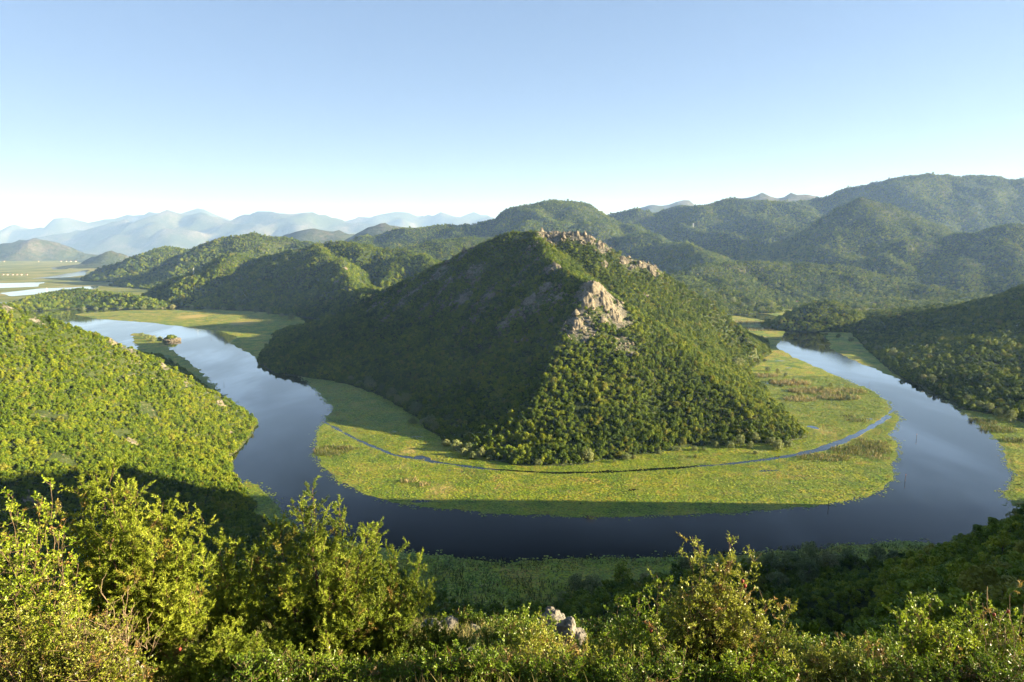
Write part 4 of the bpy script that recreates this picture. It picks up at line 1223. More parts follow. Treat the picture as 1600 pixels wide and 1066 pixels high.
grow(S, "tall pomegranate shrub with long upright shoots right of centre", "shrub", base_at(1110, 9.2),
     [P(1082, 838, 9.2), P(1090, 850, 9.2), P(1140, 846, 9.1), P(1145, 870, 9.2), P(1178, 868, 9.0), P(1100, 880, 9.0), P(1125, 900, 9.0), P(1160, 905, 8.9), P(1205, 935, 9.0), P(1235, 940, 9.1), P(1060, 935, 9.1), P(1035, 915, 9.3)] + tips_in([(1020, 960), (1060, 930), (1100, 890), (1150, 890), (1200, 950), (1245, 1000)], 34, 8.6, 9.4, 15),
     M_SHRY, M_BTWIG, 15, "leaf", Lmax=.34, nb=26, rstem=.022, leaf=1.0)
grow(S, "green shrub with pale young shoots left of the pomegranate", "shrub", base_at(985, 9.6), [P(962, 937, 9.6), P(985, 952, 9.6), P(1000, 930, 9.8), P(1036, 905, 9.8)] + tips_in([(900, 1000), (940, 985), (970, 960), (1010, 950), (1040, 960)], 26, 9.2, 10.0, 16), M_SHR, M_BTWIG, 16, "leaf", Lmax=.3, nb=22, rstem=.018)
grow(S, "glossy green shrub at the right bottom edge with bare twigs above", "shrub", base_at(1500, 9.0),
     [P(1432, 932, 9.0), P(1455, 940, 9.0), P(1515, 940, 9.1), P(1400, 958, 9.0), P(1540, 952, 9.0), P(1575, 960, 9.0)] + tips_in([(1385, 985), (1430, 950), (1480, 965), (1520, 950), (1600, 960), (1660, 960)], 40, 8.4, 9.3, 17), M_SHR, M_BTWIG, 17, "leaf", Lmax=.33, nb=24, rstem=.02)
grow(S, "low pale leaved shrub along the bottom right of centre", "shrub", base_at(1310, 8.6), tips_in([(1215, 1015), (1260, 1010), (1300, 1020), (1345, 1002), (1375, 1008), (1405, 1040)], 30, 8.2, 8.9, 18, rag=10), M_SHRY, M_BTWIG, 18, "leaf", Lmax=.24, nb=20, rstem=.014)
grow(S, "mixed green and straw coloured undergrowth at bottom centre", "shrub", base_at(830, 8.9), tips_in([(720, 1035), (780, 1010), (850, 1005), (900, 1000), (960, 1015), (1020, 1020)], 40, 8.4, 9.3, 19, rag=14), M_SHRY, M_BTWIG, 19, "leaf", Lmax=.24, nb=20, rstem=.012, dryp=.2)
grow(S, "dark bush on the terrace edge below the big juniper", "shrub", base_at(590, 8.4), tips_in([(470, 1035), (530, 1030), (600, 1045), (660, 1050)], 20, 8.1, 8.6, 20, rag=10), M_SHRD, M_BTWIG, 20, "leaf", Lmax=.25, nb=20, rstem=.014)
grow(S, "small bush behind the rocks at the terrace edge", "shrub", base_at(735, 19.5), tips_in([(690, 965), (720, 955), (760, 950), (790, 960)], 16, 18.8, 20.0, 22, rag=8), M_SHRD, M_BTWIG, 22, "leaf", Lmax=.4, nb=20, rstem=.02, leaf=1.5)
grow(S, "dark leafy bush right of the pointed rock", "shrub", base_at(930, 15.5), tips_in([(890, 975), (930, 960), (960, 958), (1000, 965)], 20, 14.8, 16.0, 23, rag=10), M_SHRD, M_BTWIG, 23, "leaf", Lmax=.38, nb=20, rstem=.02, leaf=1.35)
for i, (px, D, lb, mt) in enumerate(((150, 7.9, "low yellowish bush in the bottom left below the dead twigs", M_SHRY), (420, 8.0, "dark low bush at the bottom edge under the big juniper's left side", M_SHRD), (700, 8.3, "small green bush at the bottom edge under the squat juniper", M_SHR), (770, 8.2, "low olive bush at the bottom edge left of centre", M_SHRD),
        (905, 8.3, "low green bush at the bottom edge right of centre", M_SHR), (1030, 8.1, "dense dark bush at the bottom edge under the pomegranate's left side", M_SHRD), (1190, 8.2, "dense green bush at the bottom edge under the pomegranate's right side", M_SHR), (1420, 8.2, "low dark bush at the bottom edge left of the glossy shrub", M_SHRD), (1570, 8.1, "low green bush in the bottom right corner", M_SHRD), (1290, 11.0, "dim bush behind the low pale shrub", M_SHRD), (1390, 12.0, "dim bush on the slope left of the glossy shrub", M_SHRD), (1240, 13.0, "dim bush on the slope right of the pomegranate", M_SHRD))):
    tp_ = 1018 if D < 9 else 1000
    grow(S, lb, "shrub", base_at(px, D), tips_in([(px - 75, tp_ + 22), (px - 20, tp_), (px + 25, tp_ + 4), (px + 75, tp_ + 24)], 17, D - .35, D + .35, 60 + i, rag=10), mt, M_BTWIG, 60 + i, "leaf", Lmax=.26 * D / 8.2, nb=18, rstem=.012, dryp=.08, leaf=1.0 * D / 8.2)
grow("dead_shrub", "tangle of bare tan twigs under the tall juniper, left", "dead shrub", base_at(185, 8.6), [P(x_, y_, 8.5) for x_, y_ in ((150, 960), (168, 940), (190, 930), (205, 950), (230, 965), (245, 990), (140, 1000), (175, 985), (215, 1000), (160, 905), (200, 915), (120, 985), (185, 960))], M_SHRY, M_TWIG, 31, "leaf", Lmax=.3, nb=12, rstem=.012, thin=1.0)
grow("dead_shrub", "leafless twigs with a few orange leaves at the right edge", "dead shrub", base_at(1590, 8.6), [P(x_, y_, 8.6) for x_, y_ in ((1545, 930), (1578, 928), (1535, 942), (1600, 945), (1560, 960), (1570, 985))], M_SHRY, M_TWIG, 32, "leaf", Lmax=.2, nb=9, rstem=.009, thin=.8, dryp=1.0)

# fruit on the pomegranate and the right hand shrub
m_fruit = m_plain("pomegranate_skin", (0.22, 0.035, 0.015), 0.6, .3, 30, .5)
def fruit(px, py, D, parent_label, r=.026):
    par = next(o for o in bpy.data.objects if o.get("label") == parent_label)
    bm = bmesh.new()
    bmesh.ops.create_icosphere(bm, subdivisions=2, radius=r)
    for v_ in bm.verts:
        if v_.co.z < -.85 * r: v_.co.z -= .45 * r
    me = bpy.data.meshes.new("fruit"); bm.to_mesh(me); bm.free(); me.materials.append(m_fruit)
    o = obj("fruit", me, par, label="small red orange pomegranate")
    o.location = Vector(P(px, py, D)) - par.location
POM = "tall pomegranate shrub with long upright shoots right of centre"
for a_ in ((1160, 908, 8.75), (1164, 915, 8.75), (1017, 985, 8.9)): fruit(*a_, POM)
GS = "glossy green shrub at the right bottom edge with bare twigs above"
for a_ in ((1524, 1053, 8.35), (1553, 960, 8.7), (1575, 955, 8.7)): fruit(*a_, GS, .024)
fruit(281, 1014, 8.3, "low juniper in the bottom left shade with reddish tips", .022)

# grass and dry stalks over the terrace
n = 19000
gy_ = rng.uniform(6.5, 24, n); gx_ = rng.uniform(-1, 1, n) * (0.92 * gy_ + 4)
k_ = gy_ < np.interp(gx_, [-3, 0, 2.0, 4.5], [24.0, 22.0, 17.5, 13.5])
gx_, gy_ = gx_[k_], gy_[k_]; n = len(gx_)
gz_ = bil(H_V, gx_, gy_)
dryk = np.clip(fbm(gx_ / 1.6, gy_ / 1.6, 3, 12) * 1.6 + 0.35, 0, 1)
C, D_, L_, W_, T_, Y_ = [], [], [], [], [], []
for k in range(5):
    C.append(np.stack([gx_ + rng.normal(0, .04, n), gy_ + rng.normal(0, .04, n), gz_ - .02], 1))
    D_.append(np.stack([rng.normal(0, .4, n), rng.normal(0, .4, n), np.ones(n)], 1))
    L_.append(rng.uniform(.12, .42, n)); W_.append(rng.uniform(.004, .009, n)); T_.append(rng.random(n)); Y_.append(np.clip(dryk + rng.normal(0, .3, n), 0, 1))
v = leaf_diamonds(np.concatenate(C), np.concatenate(D_), np.concatenate(L_), np.concatenate(W_), rng, .3)
me = mesh_from("grass", v, np.arange(len(v)).reshape(-1, 4), M_GRASS)
fattr(me, "tone", np.repeat(np.concatenate(T_), 4)); fattr(me, "dry", np.repeat(np.concatenate(Y_), 4))
obj("grass", me, label="rough grass and dry stalks on the terrace under the shrubs", cat="grass", kind="stuff")

# white wild flowers at the bottom left
m_bloom = m_plain("flower_white", (0.42, 0.40, 0.32), 0.7, .1, 40)
FL = [(200, 1030), (215, 1035), (222, 1042), (208, 1055), (30, 1052), (64, 1046), (120, 1052)]
rgf = np.random.default_rng(5)
for i, (px, py) in enumerate(FL):
    D = 7.1 + .3 * rgf.random()
    tp = P(px, py, D); b0 = np.array([tp[0] + rgf.normal(0, .05), D + .1, gv(tp[0], D + .1) - .03])
    e = bpy.data.objects.new("wildflower", None); COL.objects.link(e); e.location = b0
    tag(e, "thin stemmed white wildflower " + ("beside the bare twigs at the bottom left" if px > 180 else "in the bottom left corner undergrowth"), "wildflower", "white wildflowers " + ("by the twigs" if px > 180 else "in the corner"))
    v, q = tube(bez(b0, (b0 + tp) / 2 + rgf.normal(0, .04, 3), tp, 6) - b0, np.linspace(.004, .002, 6), 4)
    obj("stem", mesh_from("stem", v, q, M_TWIG, True), e)
    n = 26
    d = unit(rgf.normal(size=(n, 3)) + np.array([0, 0, .6]))
    v = leaf_diamonds(np.repeat((tp - b0)[None], n, 0) + d * .006, d, rgf.uniform(.012, .02, n), rgf.uniform(.003, .005, n), rgf)
    obj("bloom", mesh_from("bloom", v, np.arange(len(v)).reshape(-1, 4), m_bloom), e)

# ------------------------------------------------------------------ rocks
from mathutils import noise as mn
def rock_mesh(name, seed, sx, sy, sz, mat, sub=4, rough=.35, block=.25):
    bm = bmesh.new()
    bmesh.ops.create_icosphere(bm, subdivisions=sub, radius=1.0)
    o = Vector((seed * 7.3, seed * 3.1, seed * 1.7))
    for v_ in bm.verts:
        p = v_.co.copy()
        d = mn.fractal(p * 1.1 + o, 1.0, 2.1, 5) * rough
        c = mn.voronoi(p * 1.7 + o)[0]
        d += (c[1] - c[0]) * block - block * .3
        d += mn.fractal(p * 6 + o, 1.0, 2.0, 3) * .06
        v_.co = p * (1 + d)
        v_.co.x *= sx; v_.co.y *= sy; v_.co.z *= sz
    me = bpy.data.meshes.new(name); bm.to_mesh(me); bm.free()
    me.materials.append(mat)
    return me
def rock(name, px, py, D, size, label, mat, seed, sub=4, group=None, zoff=0.0, rot=0.0):
    p = P(px, py, D)
    o = obj(name, rock_mesh(name, seed, *size, mat, sub), label=label, cat="rock", group=group)
    o.location = (p[0], p[1], p[2] - size[2] * .35 + zoff); o.rotation_euler = (0, 0, rot)
    return o
for i, (px, py, D, sz, lb) in enumerate([(678, 985, 19.0, (.55, .5, .38), "rounded grey limestone boulder, left one at the terrace edge"), (703, 980, 19.3, (.55, .5, .42), "highest grey limestone boulder in the row at the terrace edge"), (732, 990, 19.0, (.45, .5, .36), "right limestone boulder of the row at the terrace edge"),
        (744, 974, 19.6, (.18, .2, .2), "small pale stone topping the boulder row at the terrace edge"), (884, 985, 14.5, (.24, .3, .48), "pointed pale limestone block among shrubs at bottom centre"), (865, 964, 15.2, (.3, .3, .26), "grey stone above and left of the pointed block"), (903, 992, 14.4, (.2, .25, .2), "low grey stone right of the pointed block"), (736, 1030, 11.4, (.25, .3, .2), "shaded stone under the bottom centre bush")]):
    rock("boulder", px, py, D, sz, lb, M_ROCK_NEAR, i + 1, 4, rot=i)
CR = [(928, 452, 800, (17, 13, 15), "main pale crag on the front shoulder of the central hill"), (948, 482, 788, (13, 12, 13), "sunlit rock rib just below the main crag"), (962, 505, 778, (10, 10, 9), "lowest stone of the sunlit rock rib below the main crag"), (915, 482, 782, (13, 10, 13), "shaded rock face left of the main crag"), (905, 512, 752, (10, 8, 7), "broken limestone under the shaded face of the crag"),
      (868, 412, 925, (11, 8, 6), "small ridge top outcrop between the crag and the summit"), (845, 363, 1140, (13, 8, 6), "left end of the summit cliff band"), (866, 363, 1140, (13, 8, 6), "middle block of the summit cliff band"), (903, 366, 1132, (13, 9, 9), "tallest right hand block of the summit cliff band"), (922, 374, 1126, (10, 8, 7), "stepped rock right of the summit cliff band"), (938, 385, 1118, (8, 7, 6), "rock on the skyline right below the summit cliffs"),
      (975, 400, 1105, (10, 8, 5), "skyline outcrop halfway down the right shoulder"), (1005, 407, 1105, (13, 8, 6), "largest outcrop on the right shoulder skyline"), (1020, 418, 1100, (9, 8, 6), "lowest outcrop on the right shoulder skyline"), (945, 398, 1085, (9, 8, 6), "outcrop in the scrub below the summit cliffs"), (1010, 440, 1040, (7, 6, 4), "small sunlit outcrop low on the right flank"),
      (600, 532, 1080, (7, 6, 11), "isolated white rock face low on the shaded flank"), (580, 455, 1650, (24, 14, 10), "broad pale cliff where the spur meets the central hill"), (540, 425, 1980, (14, 12, 18), "upper cliff on the shaded end of the left ridge"), (525, 448, 1900, (10, 9, 12), "lower cliff on the shaded end of the left ridge"),
      (14, 474, 562, (8, 7, 5), "pale rock slab high on the left hillside at the picture edge"), (52, 489, 578, (7, 5, 4), "pale rock slab on the skyline right of the edge slab, left hillside"), (178, 537, 632, (6, 5, 4), "pale rock in the upper middle of the left hillside"), (206, 546, 640, (7, 5, 4), "longest pale ledge in the upper middle of the left hillside"), (256, 570, 655, (5, 4, 3), "small pale rock near the left hillside skyline"),
      (290, 597, 662, (4, 4, 3), "small pale rock halfway down the left hillside skyline"), (345, 632, 688, (6, 5, 4), "pale rocks near the river end of the left hillside"), (208, 692, 475, (6, 6, 5), "large pale outcrop low on the left hillside, upper part"), (228, 712, 466, (6, 5, 4), "large pale outcrop low on the left hillside, lower part"), (361, 676, 645, (4, 4, 3), "small pale rock above the left hillside's river edge")]
def hit(px, py, h, D0, D1):
    D = np.linspace(D0, D1, 400)
    q = np.array([P(px, py, d) for d in D])
    return float(D[np.argmax(bil(h, q[:, 0], q[:, 1]) > q[:, 2])])
for px, py, sx, sy, sz_ in ((872, 468, 14, 12, 12), (850, 452, 12, 12, 10), (826, 470, 12, 10, 11), (800, 492, 11, 9, 10), (784, 512, 9, 8, 8), (840, 492, 10, 9, 9), (862, 500, 9, 8, 8), (768, 462, 11, 9, 9), (745, 440, 12, 9, 8), (722, 470, 8, 7, 8), (700, 440, 11, 9, 7), (676, 476, 7, 6, 7), (655, 500, 6, 6, 7), (806, 448, 9, 8, 8), (735, 500, 7, 6, 7), (690, 520, 6, 5, 6)):
    where = "just left of the main crag" if px > 815 else "in the middle of the central hill's shaded flank" if px > 730 else "far down the left ridge of the central hill"
    CR.append((px, py, hit(px, py, H_C, 600, 1400), (sx, sy, sz_), "grey rock ledge in shade " + where))
CR = [(a, b, hit(a, b, H_L, 380, 720) if "left hillside" in l else D_, z_, l) for a, b, D_, z_, l in CR]
for i, (px, py, D, sz, lb) in enumerate(CR):
    p = P(px, py, D)
    rx, ry, A = sz[0] * 1.1, sz[1] * 1.35, sz[2] * (.42 if D > 700 else .55)
    n_ = 46
    u = np.linspace(-1.3, 1.3, n_)
    X, Y = np.meshgrid(p[0] + u * rx, p[1] + u * ry)
    g0 = ground(X.ravel(), Y.ravel()).reshape(X.shape)
    r_ = (rx + ry) / 2
    d_ = np.hypot(*np.meshgrid(u, u)) + .45 * fbm(X / (r_ * .8), Y / (r_ * .8), 4, 300 + i)
    mk = smooth(1.0, .45, d_)
    q_ = np.clip(.5 + .55 * fbm(X / (r_ * .5), Y / (r_ * .5), 4, 400 + i) + .35 * ridged(X / (r_ * .35), Y / (r_ * .9), 3, 500 + i), 0, 1.2)
    tq = np.floor(q_ * 5) / 5 + .2 * smooth(.5, 1, (q_ * 5) % 1)
    lift = mk * A * (.15 + .75 * tq + .2 * q_) + .6 * mk * fbm(X / 2.2, Y / 2.2, 3, 600 + i) - (1 - mk) * 1.6
    v = np.stack([X, Y, g0 + lift], -1).reshape(-1, 3)
    a_ = (np.arange(n_ - 1)[:, None] * n_ + np.arange(n_ - 1)[None]).ravel()
    q = np.stack([a_, a_ + 1, a_ + n_ + 1, a_ + n_], 1)
    q = q[(lift.ravel()[q] > -1.2).any(1)]
    used = np.zeros(len(v), bool); used[q] = True
    obj("rock_outcrop", mesh_from("rock_outcrop", v[used], (np.cumsum(used) - 1)[q], M_ROCK), label=lb, cat="rock", group="shaded ledges" + lb[24:] if lb.startswith("grey rock ledge") else None)

# loose pale stones over the shaded flank and the lit shoulders: one mass
pts, scs = [], []
for h, n, lim in ((H_C, 8000, .4), (H_L, 1200, .5), (H_R, 1200, .5)):
    x = rng.uniform(h["xs"][0], h["xs"][-1], n * 6); y = rng.uniform(h["ys"][0], h["ys"][-1], n * 6)
    z = bil(h, x, y); rk = bil(h, x, y, "rock") + .35 * fbm(x / 14, y / 14, 3, 6)
    k = (z > 8) & (rk > lim)
    x, y, z = x[k][:n], y[k][:n], z[k][:n]
    k = visible(x, y, z, 4)
    x, y, z = x[k], y[k], z[k]
    pts.append(np.stack([x, y, z], 1)); scs.append(rng.lognormal(0, .45, len(x)) * (2.1 if h is not H_L else 1.0))
pts = np.concatenate(pts); scs = np.concatenate(scs)
n = len(pts)
oct_ = np.array([[1, 0, 0], [0, 1, 0], [-1, 0, 0], [0, -1, 0], [0, 0, 1], [0, 0, -1]], float)
v = oct_[None] * scs[:, None, None] * rng.uniform(.5, 1.3, (n, 6, 1)) + rng.normal(0, .18, (n, 6, 3)) * scs[:, None, None]
ca, sa = np.cos(rng.uniform(0, 6.28, n))[:, None], np.sin(rng.uniform(0, 6.28, n))[:, None]
v = np.stack([v[..., 0] * ca - v[..., 1] * sa, v[..., 0] * sa + v[..., 1] * ca, v[..., 2]], -1) + pts[:, None]
f = np.array([[0, 1, 4], [1, 2, 4], [2, 3, 4], [3, 0, 4], [1, 0, 5], [2, 1, 5], [3, 2, 5], [0, 3, 5]])
me = mesh_from("stones", v.reshape(-1, 3), (np.arange(n)[:, None, None] * 6 + f[None]).reshape(-1, 3), M_ROCK)
obj("stones", me, label="scattered limestone rubble between the trees on the hills", cat="stones", kind="stuff")
# ------------------------------------------------------------------ willows and bushes along the marsh, islet, stakes, houses, pylons
def wil(px, py, sc, label, group=None, v=None, name="willow_tree", cat="willow"):
    w = W(px, py)
    for _ in range(40):                       # slide out from under the wood to the open edge of the marsh
        z = float(ground(w[0], w[1])[0])
        if z < 2.5: break
        w = w - np.array([w[0], w[1], 0]) / np.hypot(w[0], w[1]) * 2.0
    sc = sc * 1.45
    return plant(name, WILLOWS, (int(px * 7 + py) % 3 if v is None else v), w[0], w[1], z - .2, sc, px * .37, label, cat, group)
for px, py, sc in ((548, 598, 1.0), (562, 604, 1.1), (580, 600, 1.5), (596, 610, 1.2), (612, 618, 1.4), (634, 630, 1.5), (622, 632, 1.2), (650, 650, 1.5), (664, 664, 1.4), (680, 676, 1.0), (645, 662, 1.1), (575, 590, 1.3), (672, 652, 1.2)):
    wil(px, py, sc, "grey green willow in shade along the left foot of the central hill", "shaded willows at the hill foot")
for px, py, sc in ((697, 697, 1.05), (712, 704, 1.1), (724, 712, 1.0), (738, 716, .95), (752, 714, 1.1), (765, 719, .8), (732, 706, .9)):
    wil(px, py, sc, "sunlit pale willow at the front foot of the central hill", "sunlit willows at the hill foot")
for px, py, sc in ((840, 727, .7), (918, 721, 1.1), (978, 718, .8), (990, 716, .6), (1030, 709, .6), (1085, 704, .6), (1118, 699, .9), (1140, 700, .8), (1156, 698, 1.0), (1172, 700, .7), (1205, 695, 1.0), (1215, 703, .8), (1232, 698, .9), (1180, 692, .9), (1060, 705, .5), (1100, 704, .5)):
    wil(px, py, sc, "rounded pale bush at the right front foot of the central hill", "bushes at the right front foot", name="marsh_bush", cat="bush")
for i, (px, py, sc, lb) in enumerate(((960, 723, .42, "lone small bush on the lily marsh with a long shadow, nearest the channel"), (942, 713, .42, "small bush standing clear of the wood edge on the marsh"), (1087, 715, .4, "tiny bush on the marsh right of the lone bush"), (1180, 709, .5, "bush on the marsh beside the right wood corner"), (800, 722, .5, "small bush poking out at the front toe of the hill"),
        (1150, 576, 1.5, "tall pale willow at the right foot of the central hill"), (1158, 566, 1.3, "second pale willow behind the tall one at the right foot"), (1140, 560, 1.2, "willow higher up the right foot of the hill"), (1578, 660, 1.2, "pale willow on the right bank meadow"), (1215, 700, .9, "bushy willow where the channel meets the wood"), (1345, 520, 1.2, "sunlit tip of a willow beside the upper river"))):
    wil(px, py, sc, lb, name="marsh_bush" if sc < 1 else "willow_tree", cat="bush" if sc < 1 else "willow")
for px, py, sc in ((1165, 586, .8), (1180, 590, .7), (1205, 597, .8), (1222, 604, .7), (1238, 612, .75), (1250, 620, .8), (1285, 612, .7), (1310, 618, .75), (1325, 626, .8), (1330, 618, .6), (1298, 604, .6), (1228, 588, .7), (1200, 580, .9), (1215, 585, .8), (1185, 570, 1.0), (1195, 565, .9), (1240, 596, .6)):
    wil(px, py, sc, "low pale bush in the reeds of the right hand marsh", "bushes in the right marsh", name="marsh_bush", cat="bush")
for px, py, sc in ((1272, 520, 1.1), (1290, 524, 1.2), (1310, 528, 1.2), (1330, 534, 1.3), (1352, 540, 1.2), (1372, 545, 1.3), (1395, 552, 1.3), (1415, 560, 1.3), (1430, 572, 1.2), (1442, 592, 1.2), (1455, 600, 1.2), (1510, 632, 1.1), (1530, 640, 1.0), (1545, 645, 1.1), (1560, 652, 1.0)):
    wil(px, py, sc, "dim willow in shade along the foot of the right bank hill", "shaded willows on the right bank")
for px, py, sc in ((130, 486, 1.5), (150, 485, 1.6), (165, 485, 1.6), (188, 484, 1.5), (205, 484, 1.4), (225, 484, 1.6), (245, 483, 1.5), (270, 483, 1.6), (300, 484, 1.5), (325, 485, 1.6), (350, 485, 1.6), (375, 487, 1.6), (400, 489, 1.8), (420, 492, 1.8), (440, 495, 1.9), (455, 500, 1.8), (465, 512, 1.5)):
    wil(px, py, sc, "willow in the row behind the left marsh", "willows behind the left marsh")
for px, py, sc in ((1130, 483, 1.6), (1145, 484, 1.7), (1160, 485, 1.6), (1175, 484, 1.8), (1190, 485, 1.8), (1205, 484, 1.7), (1225, 482, 1.6), (1310, 493, 1.4), (1350, 492, 1.5), (1370, 490, 1.5), (1395, 489, 1.6), (1410, 487, 1.6), (1430, 489, 1.5), (1340, 488, 1.5), (1455, 489, 1.5)):
    wil(px, py, sc, "pale sunlit tree edging the meadow up the valley on the right", "trees edging the valley meadow", name="valley_tree", cat="tree")
for px, py, sc in ((1010, 912, 1.0), (1035, 918, 1.1), (1075, 905, 1.1), (1100, 900, 1.1), (1140, 896, 1.2), (1180, 892, 1.3), (1205, 896, 1.3), (1235, 890, 1.3), (1265, 892, 1.4), (1295, 890, 1.3), (1325, 884, 1.2), (1160, 915, 1.2), (1215, 920, 1.3), (1260, 915, 1.3), (900, 925, 1.0), (925, 930, 1.1), (1370, 880, 1.0), (1395, 878, .9), (880, 940, .9)):
    wil(px, py, sc, "dusky rounded willow in shade on the near shore", "shaded willows on the near shore")
for px, py, sc in ((230, 530, 1.3), (240, 534, 1.3), (250, 532, 1.2), (222, 526, 1.1), (258, 538, 1.0)):
    wil(px, py, sc, "dark shrub on the spit behind the left hillside", "shrubs on the left spit", name="marsh_bush", cat="bush")

# taller loose tree standing out against the water on the near shore
t_me = crown_mesh("loose_crown", 777, 11, 4.2, 20, 34, .45, M_OAK, .35)
w = W(972, 918)
e = bpy.data.objects.new("tree", None); COL.objects.link(e); e.location = (w[0], w[1], .3); e.scale = (1.35,) * 3
tag(e, "tall loose crowned tree rising from the near shore against the water", "tree")
obj("crown", t_me, e); obj("trunk", trunk_mesh("loose_trunk", 778, 13, 4.5, M_BARK), e)

# wooded rock islet at the tip of the left spit
p = W(268, 533)
o = obj("rock_islet", rock_mesh("rock_islet", 61, 17, 12, 7, M_ROCK, 4, .4, .3), label="dark rock islet with bushes at the tip of the left spit", cat="islet")
o.location = (p[0], p[1], .5)
for i, (dx, dy, s_) in enumerate(((-8, -4, 1.0), (-2, -5, 1.2), (4, -4, 1.1), (9, -2, .9), (0, 2, 1.4), (-6, 2, 1.3), (6, 2, 1.2))):
    plant("marsh_bush", OAKS, 3, p[0] + dx, p[1] + dy, 4.5 if abs(dx) < 7 else 2.5, s_ * 1.6, i, "bush growing on the dark rock islet", "bush", "bushes on the islet")

# stakes in the river
m_stake = m_wood("stake_wood", (0.05, 0.035, 0.025), (0.12, 0.08, 0.055))
m_red = m_plain("faded_red_paint", (0.30, 0.10, 0.05), .7, .2, 8)
def stake(px, py, h, label, lean, top=True):
    b0 = W(px, py)
    e = bpy.data.objects.new("river_stake", None); COL.objects.link(e); e.location = (b0[0], b0[1], 0)
    tag(e, label, "stake")
    v, q = tube([(0, 0, -2), (lean * .4, 0, h * .5), (lean, 0, h)], [.22, .2, .16], 6)
    obj("post", mesh_from("post", v, q, m_stake, True), e)
    v, q = tube([(lean * .86, 0, h * .86), (lean, 0, h), (lean * 1.005, 0, h + .05)], [.24, .24, .02], 6)
    obj("painted_band" if top else "cap", mesh_from("band", v, q, m_red if top else m_stake, True), e)
for a_ in ((1414, 752, 6.2, "reddish stake in open water off the right end of the marsh", .25), (1432, 686, 5.5, "stake in mid river above the reddish one", -.15), (1580, 752, 6.0, "stake near the right bank lilies", .2), (1294, 793, 5.6, "dark stake just off the marsh edge at lower right", .1),
           (491, 708, 4.6, "pale stake off the left end of the lily marsh", 0), (1358, 603, 5.5, "thin stake at the upper right marsh edge", .05), (350, 602, 4.5, "thin stake near the left bank lilies", 0), (1564, 822, 5.5, "bare pole standing at the near right shore", 0), (330, 530, 4.5, "thin stake in the left reach near the islet", 0)):
    stake(*a_, top=a_[0] in (1414, 491, 1432))

# small jetty with a short post under a dark rounded top at the near right shore
w = W(1540, 832)
e = bpy.data.objects.new("jetty", None); COL.objects.link(e); e.location = (w[0], w[1], 0)
tag(e, "little dark jetty reaching over the water at the near right shore", "jetty")
def boxes(name, bs, mat, parent=None, **kw):
    bm = bmesh.new()
    for (x0, x1, y0, y1, z0, z1) in bs:
        bmesh.ops.create_cube(bm, size=1.0, matrix=Matrix.Translation(((x0 + x1) / 2, (y0 + y1) / 2, (z0 + z1) / 2)) @ Matrix.Diagonal((x1 - x0, y1 - y0, z1 - z0, 1)))
    me = bpy.data.meshes.new(name); bm.to_mesh(me); bm.free(); me.materials.append(mat)
    return obj(name, me, parent, **kw)
for k in range(10): boxes("plank", [(-7.5 + k * .9, -6.7 + k * .9, -.7, .7, 1.0 - .02 * (k % 2), 1.08 - .02 * (k % 2))], m_stake, e)
for k in range(4):
    for s_ in (-.6, .6): 
        v, q = tube([(-7 + 2.4 * k, s_, -2), (-7 + 2.4 * k, s_, .99)], [.12, .12], 6)
        obj("pile", mesh_from("pile", v, q, m_stake, True), e)
v, q = tube([(-7.1, 0, 1.09), (-7.1, 0, 2.0), (-7.1, 0, 2.3), (-7.1, 0, 3.2), (-7.1, 0, 3.6)], [.25, .25, .8, .75, .1], 8)
obj("hood", mesh_from("hood", v, q, m_stake, True), e, label="rounded dark hood on a short post")

# houses
m_wall = m_plain("house_plaster", (0.36, 0.33, 0.29), .9, .08, 1)
m_wallp = m_plain("house_stone", (0.28, 0.19, 0.14), .9, .12, 1)
m_roof = m_plain("roof_tiles", (0.32, 0.12, 0.06), .85, .2, 2)
m_win = m_plain("window_glass", (0.03, 0.035, 0.045), .2, .1, 1, .5)
def house(px, py, D, w_, d_, h_, rot, label, wall, group=None, fallback=0.8):
    p = P(px, py, D)
    z = max(float(ground(p[0], p[1])[0]), fallback)
    e = bpy.data.objects.new("house", None); COL.objects.link(e); e.location = (p[0], p[1], max(z - .5, min(p[2], z + 6))); e.rotation_euler = (0, 0, rot)
    tag(e, label, "house", group)
    boxes("wall", [(-w_ / 2, w_ / 2, -d_ / 2, d_ / 2, -3, h_)], wall, e)
    bm = bmesh.new()
    a, b, c = w_ / 2 + .5, d_ / 2 + .6, d_ * .33
    vs = [bm.verts.new(q_) for q_ in ((-a, -b, h_ - .25), (a, -b, h_ - .25), (a, b, h_ - .25), (-a, b, h_ - .25), (-a, 0, h_ + c), (a, 0, h_ + c))]
    for f_ in ((0, 1, 5, 4), (2, 3, 4, 5), (0, 4, 3), (1, 2, 5), (3, 2, 1, 0)): bm.faces.new([vs[i] for i in f_])
    me = bpy.data.meshes.new("roof"); bm.to_mesh(me); bm.free(); me.materials.append(m_roof)
    obj("roof", me, e)
    for k in range(max(2, int(w_ / 3.5))):
        x = -w_ / 2 + (k + .5) * w_ / max(2, int(w_ / 3.5))
        boxes("window", [(x - .6, x + .6, -d_ / 2 - .06, -d_ / 2 + .1, h_ * .45, h_ * .45 + 1.5)], m_win, e)
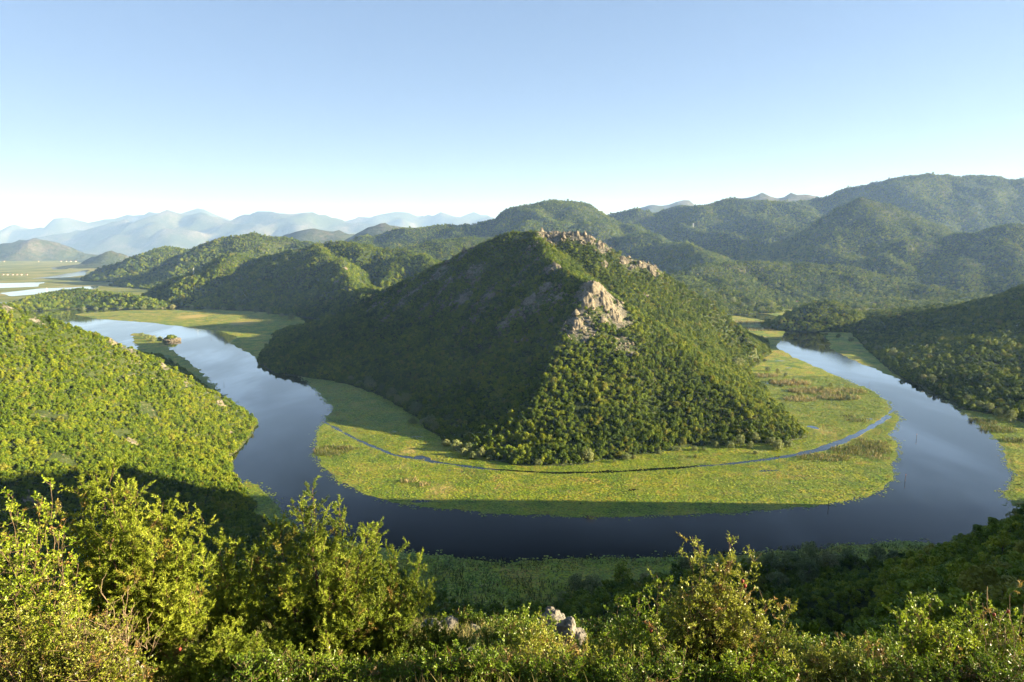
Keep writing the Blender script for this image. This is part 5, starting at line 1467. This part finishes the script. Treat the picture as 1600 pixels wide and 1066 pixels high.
for px, py, D, w_, d_, h_, r, lb, wl in ((1129, 411, 2720, 12, 9, 6, .1, "stone house at the left end of the hamlet terrace", m_wallp), (1137, 411, 2725, 13, 9, 7, -.1, "tallest stone house in the middle of the hamlet", m_wallp), (1146, 411, 2720, 11, 9, 6, .2, "stone house at the right end of the hamlet", m_wallp),
        (1062, 411, 2900, 12, 9, 6, .3, "white house on the hillside right of the central hill's shoulder", m_wall), (1055, 413, 2880, 9, 8, 5, -.2, "small white house beside the hillside house", m_wall), (1046, 418, 2800, 10, 8, 5, .1, "white house lowest on the hillside by the shoulder", m_wall),
        (1246, 476, 2280, 11, 8, 5, 0, "white house alone at the edge of the valley meadow", m_wall), (186, 461, 2500, 12, 8, 5, .2, "white house behind the low wooded hill, left", m_wall)):
    house(px, py, D, w_, d_, h_, r, lb, wl)
for px, py in ((5, 431), (12, 430), (20, 432), (27, 430), (34, 432), (42, 431)):
    house(px, py, 4500, 10, 8, 5, px * .3, "white house in the village on the marsh plain at the far left", m_wall, "houses of the plain village")
for px, py in ((6, 404), (95, 403), (103, 404), (110, 403), (118, 404), (60, 405)):
    house(px, py, 8200, 14, 10, 7, px * .3, "tiny pale house at the foot of the bare cone hill", m_wall, "houses below the cone hill")

# power line pylons
m_steel = m_plain("galvanised_steel", (0.55, 0.55, 0.53), .5, .1, 1, .5)
def pylon(px, py, D, H, label):
    p = P(px, py, D); z = float(ground(p[0], p[1])[0])
    e = bpy.data.objects.new("power_pylon", None); COL.objects.link(e); e.location = (p[0], p[1], z - 1)
    tag(e, label, "pylon")
    b_, t_ = H * .085, H * .018
    cs = [(-1, -1), (1, -1), (1, 1), (-1, 1)]
    r = max(.14, D * .00011)
    for sx, sy in cs:
        v, q = tube([(sx * b_, sy * b_, 0), (sx * t_, sy * t_, H)], [r, r * .8], 4)
        obj("leg", mesh_from("leg", v, q, m_steel), e)
    for k in range(5):
        parts = []
        z0, z1 = H * k / 5, H * (k + 1) / 5
        w0, w1 = b_ + (t_ - b_) * k / 5, b_ + (t_ - b_) * (k + 1) / 5
        for i in range(4):
            (ax, ay), (bx, by) = cs[i], cs[(i + 1) % 4]
            parts.append(tube([(ax * w0, ay * w0, z0), (bx * w1, by * w1, z1)], [r * .6] * 2, 3))
        v, q = join_parts(parts)
        obj("bracing", mesh_from("bracing", v, q, m_steel), e)
    for zz, L in ((.74, .2), (.85, .16), (.95, .11)):
        v, q = tube([(-H * L, 0, H * zz), (0, 0, H * zz + .4), (H * L, 0, H * zz)], [r * .5, r, r * .5], 4)
        obj("cross_arm", mesh_from("arm", v, q, m_steel), e)
pylon(1083, 357, 4480, 48, "steel pylon on the sunlit shoulder above the hamlet")
pylon(1018, 373, 3880, 36, "steel pylon on the slope below the cone hill")
pylon(303, 431, 2380, 30, "steel pylon on the left end of the long ridge")
pylon(74, 460, 2130, 20, "small pylon on the low wooded hill at the left")
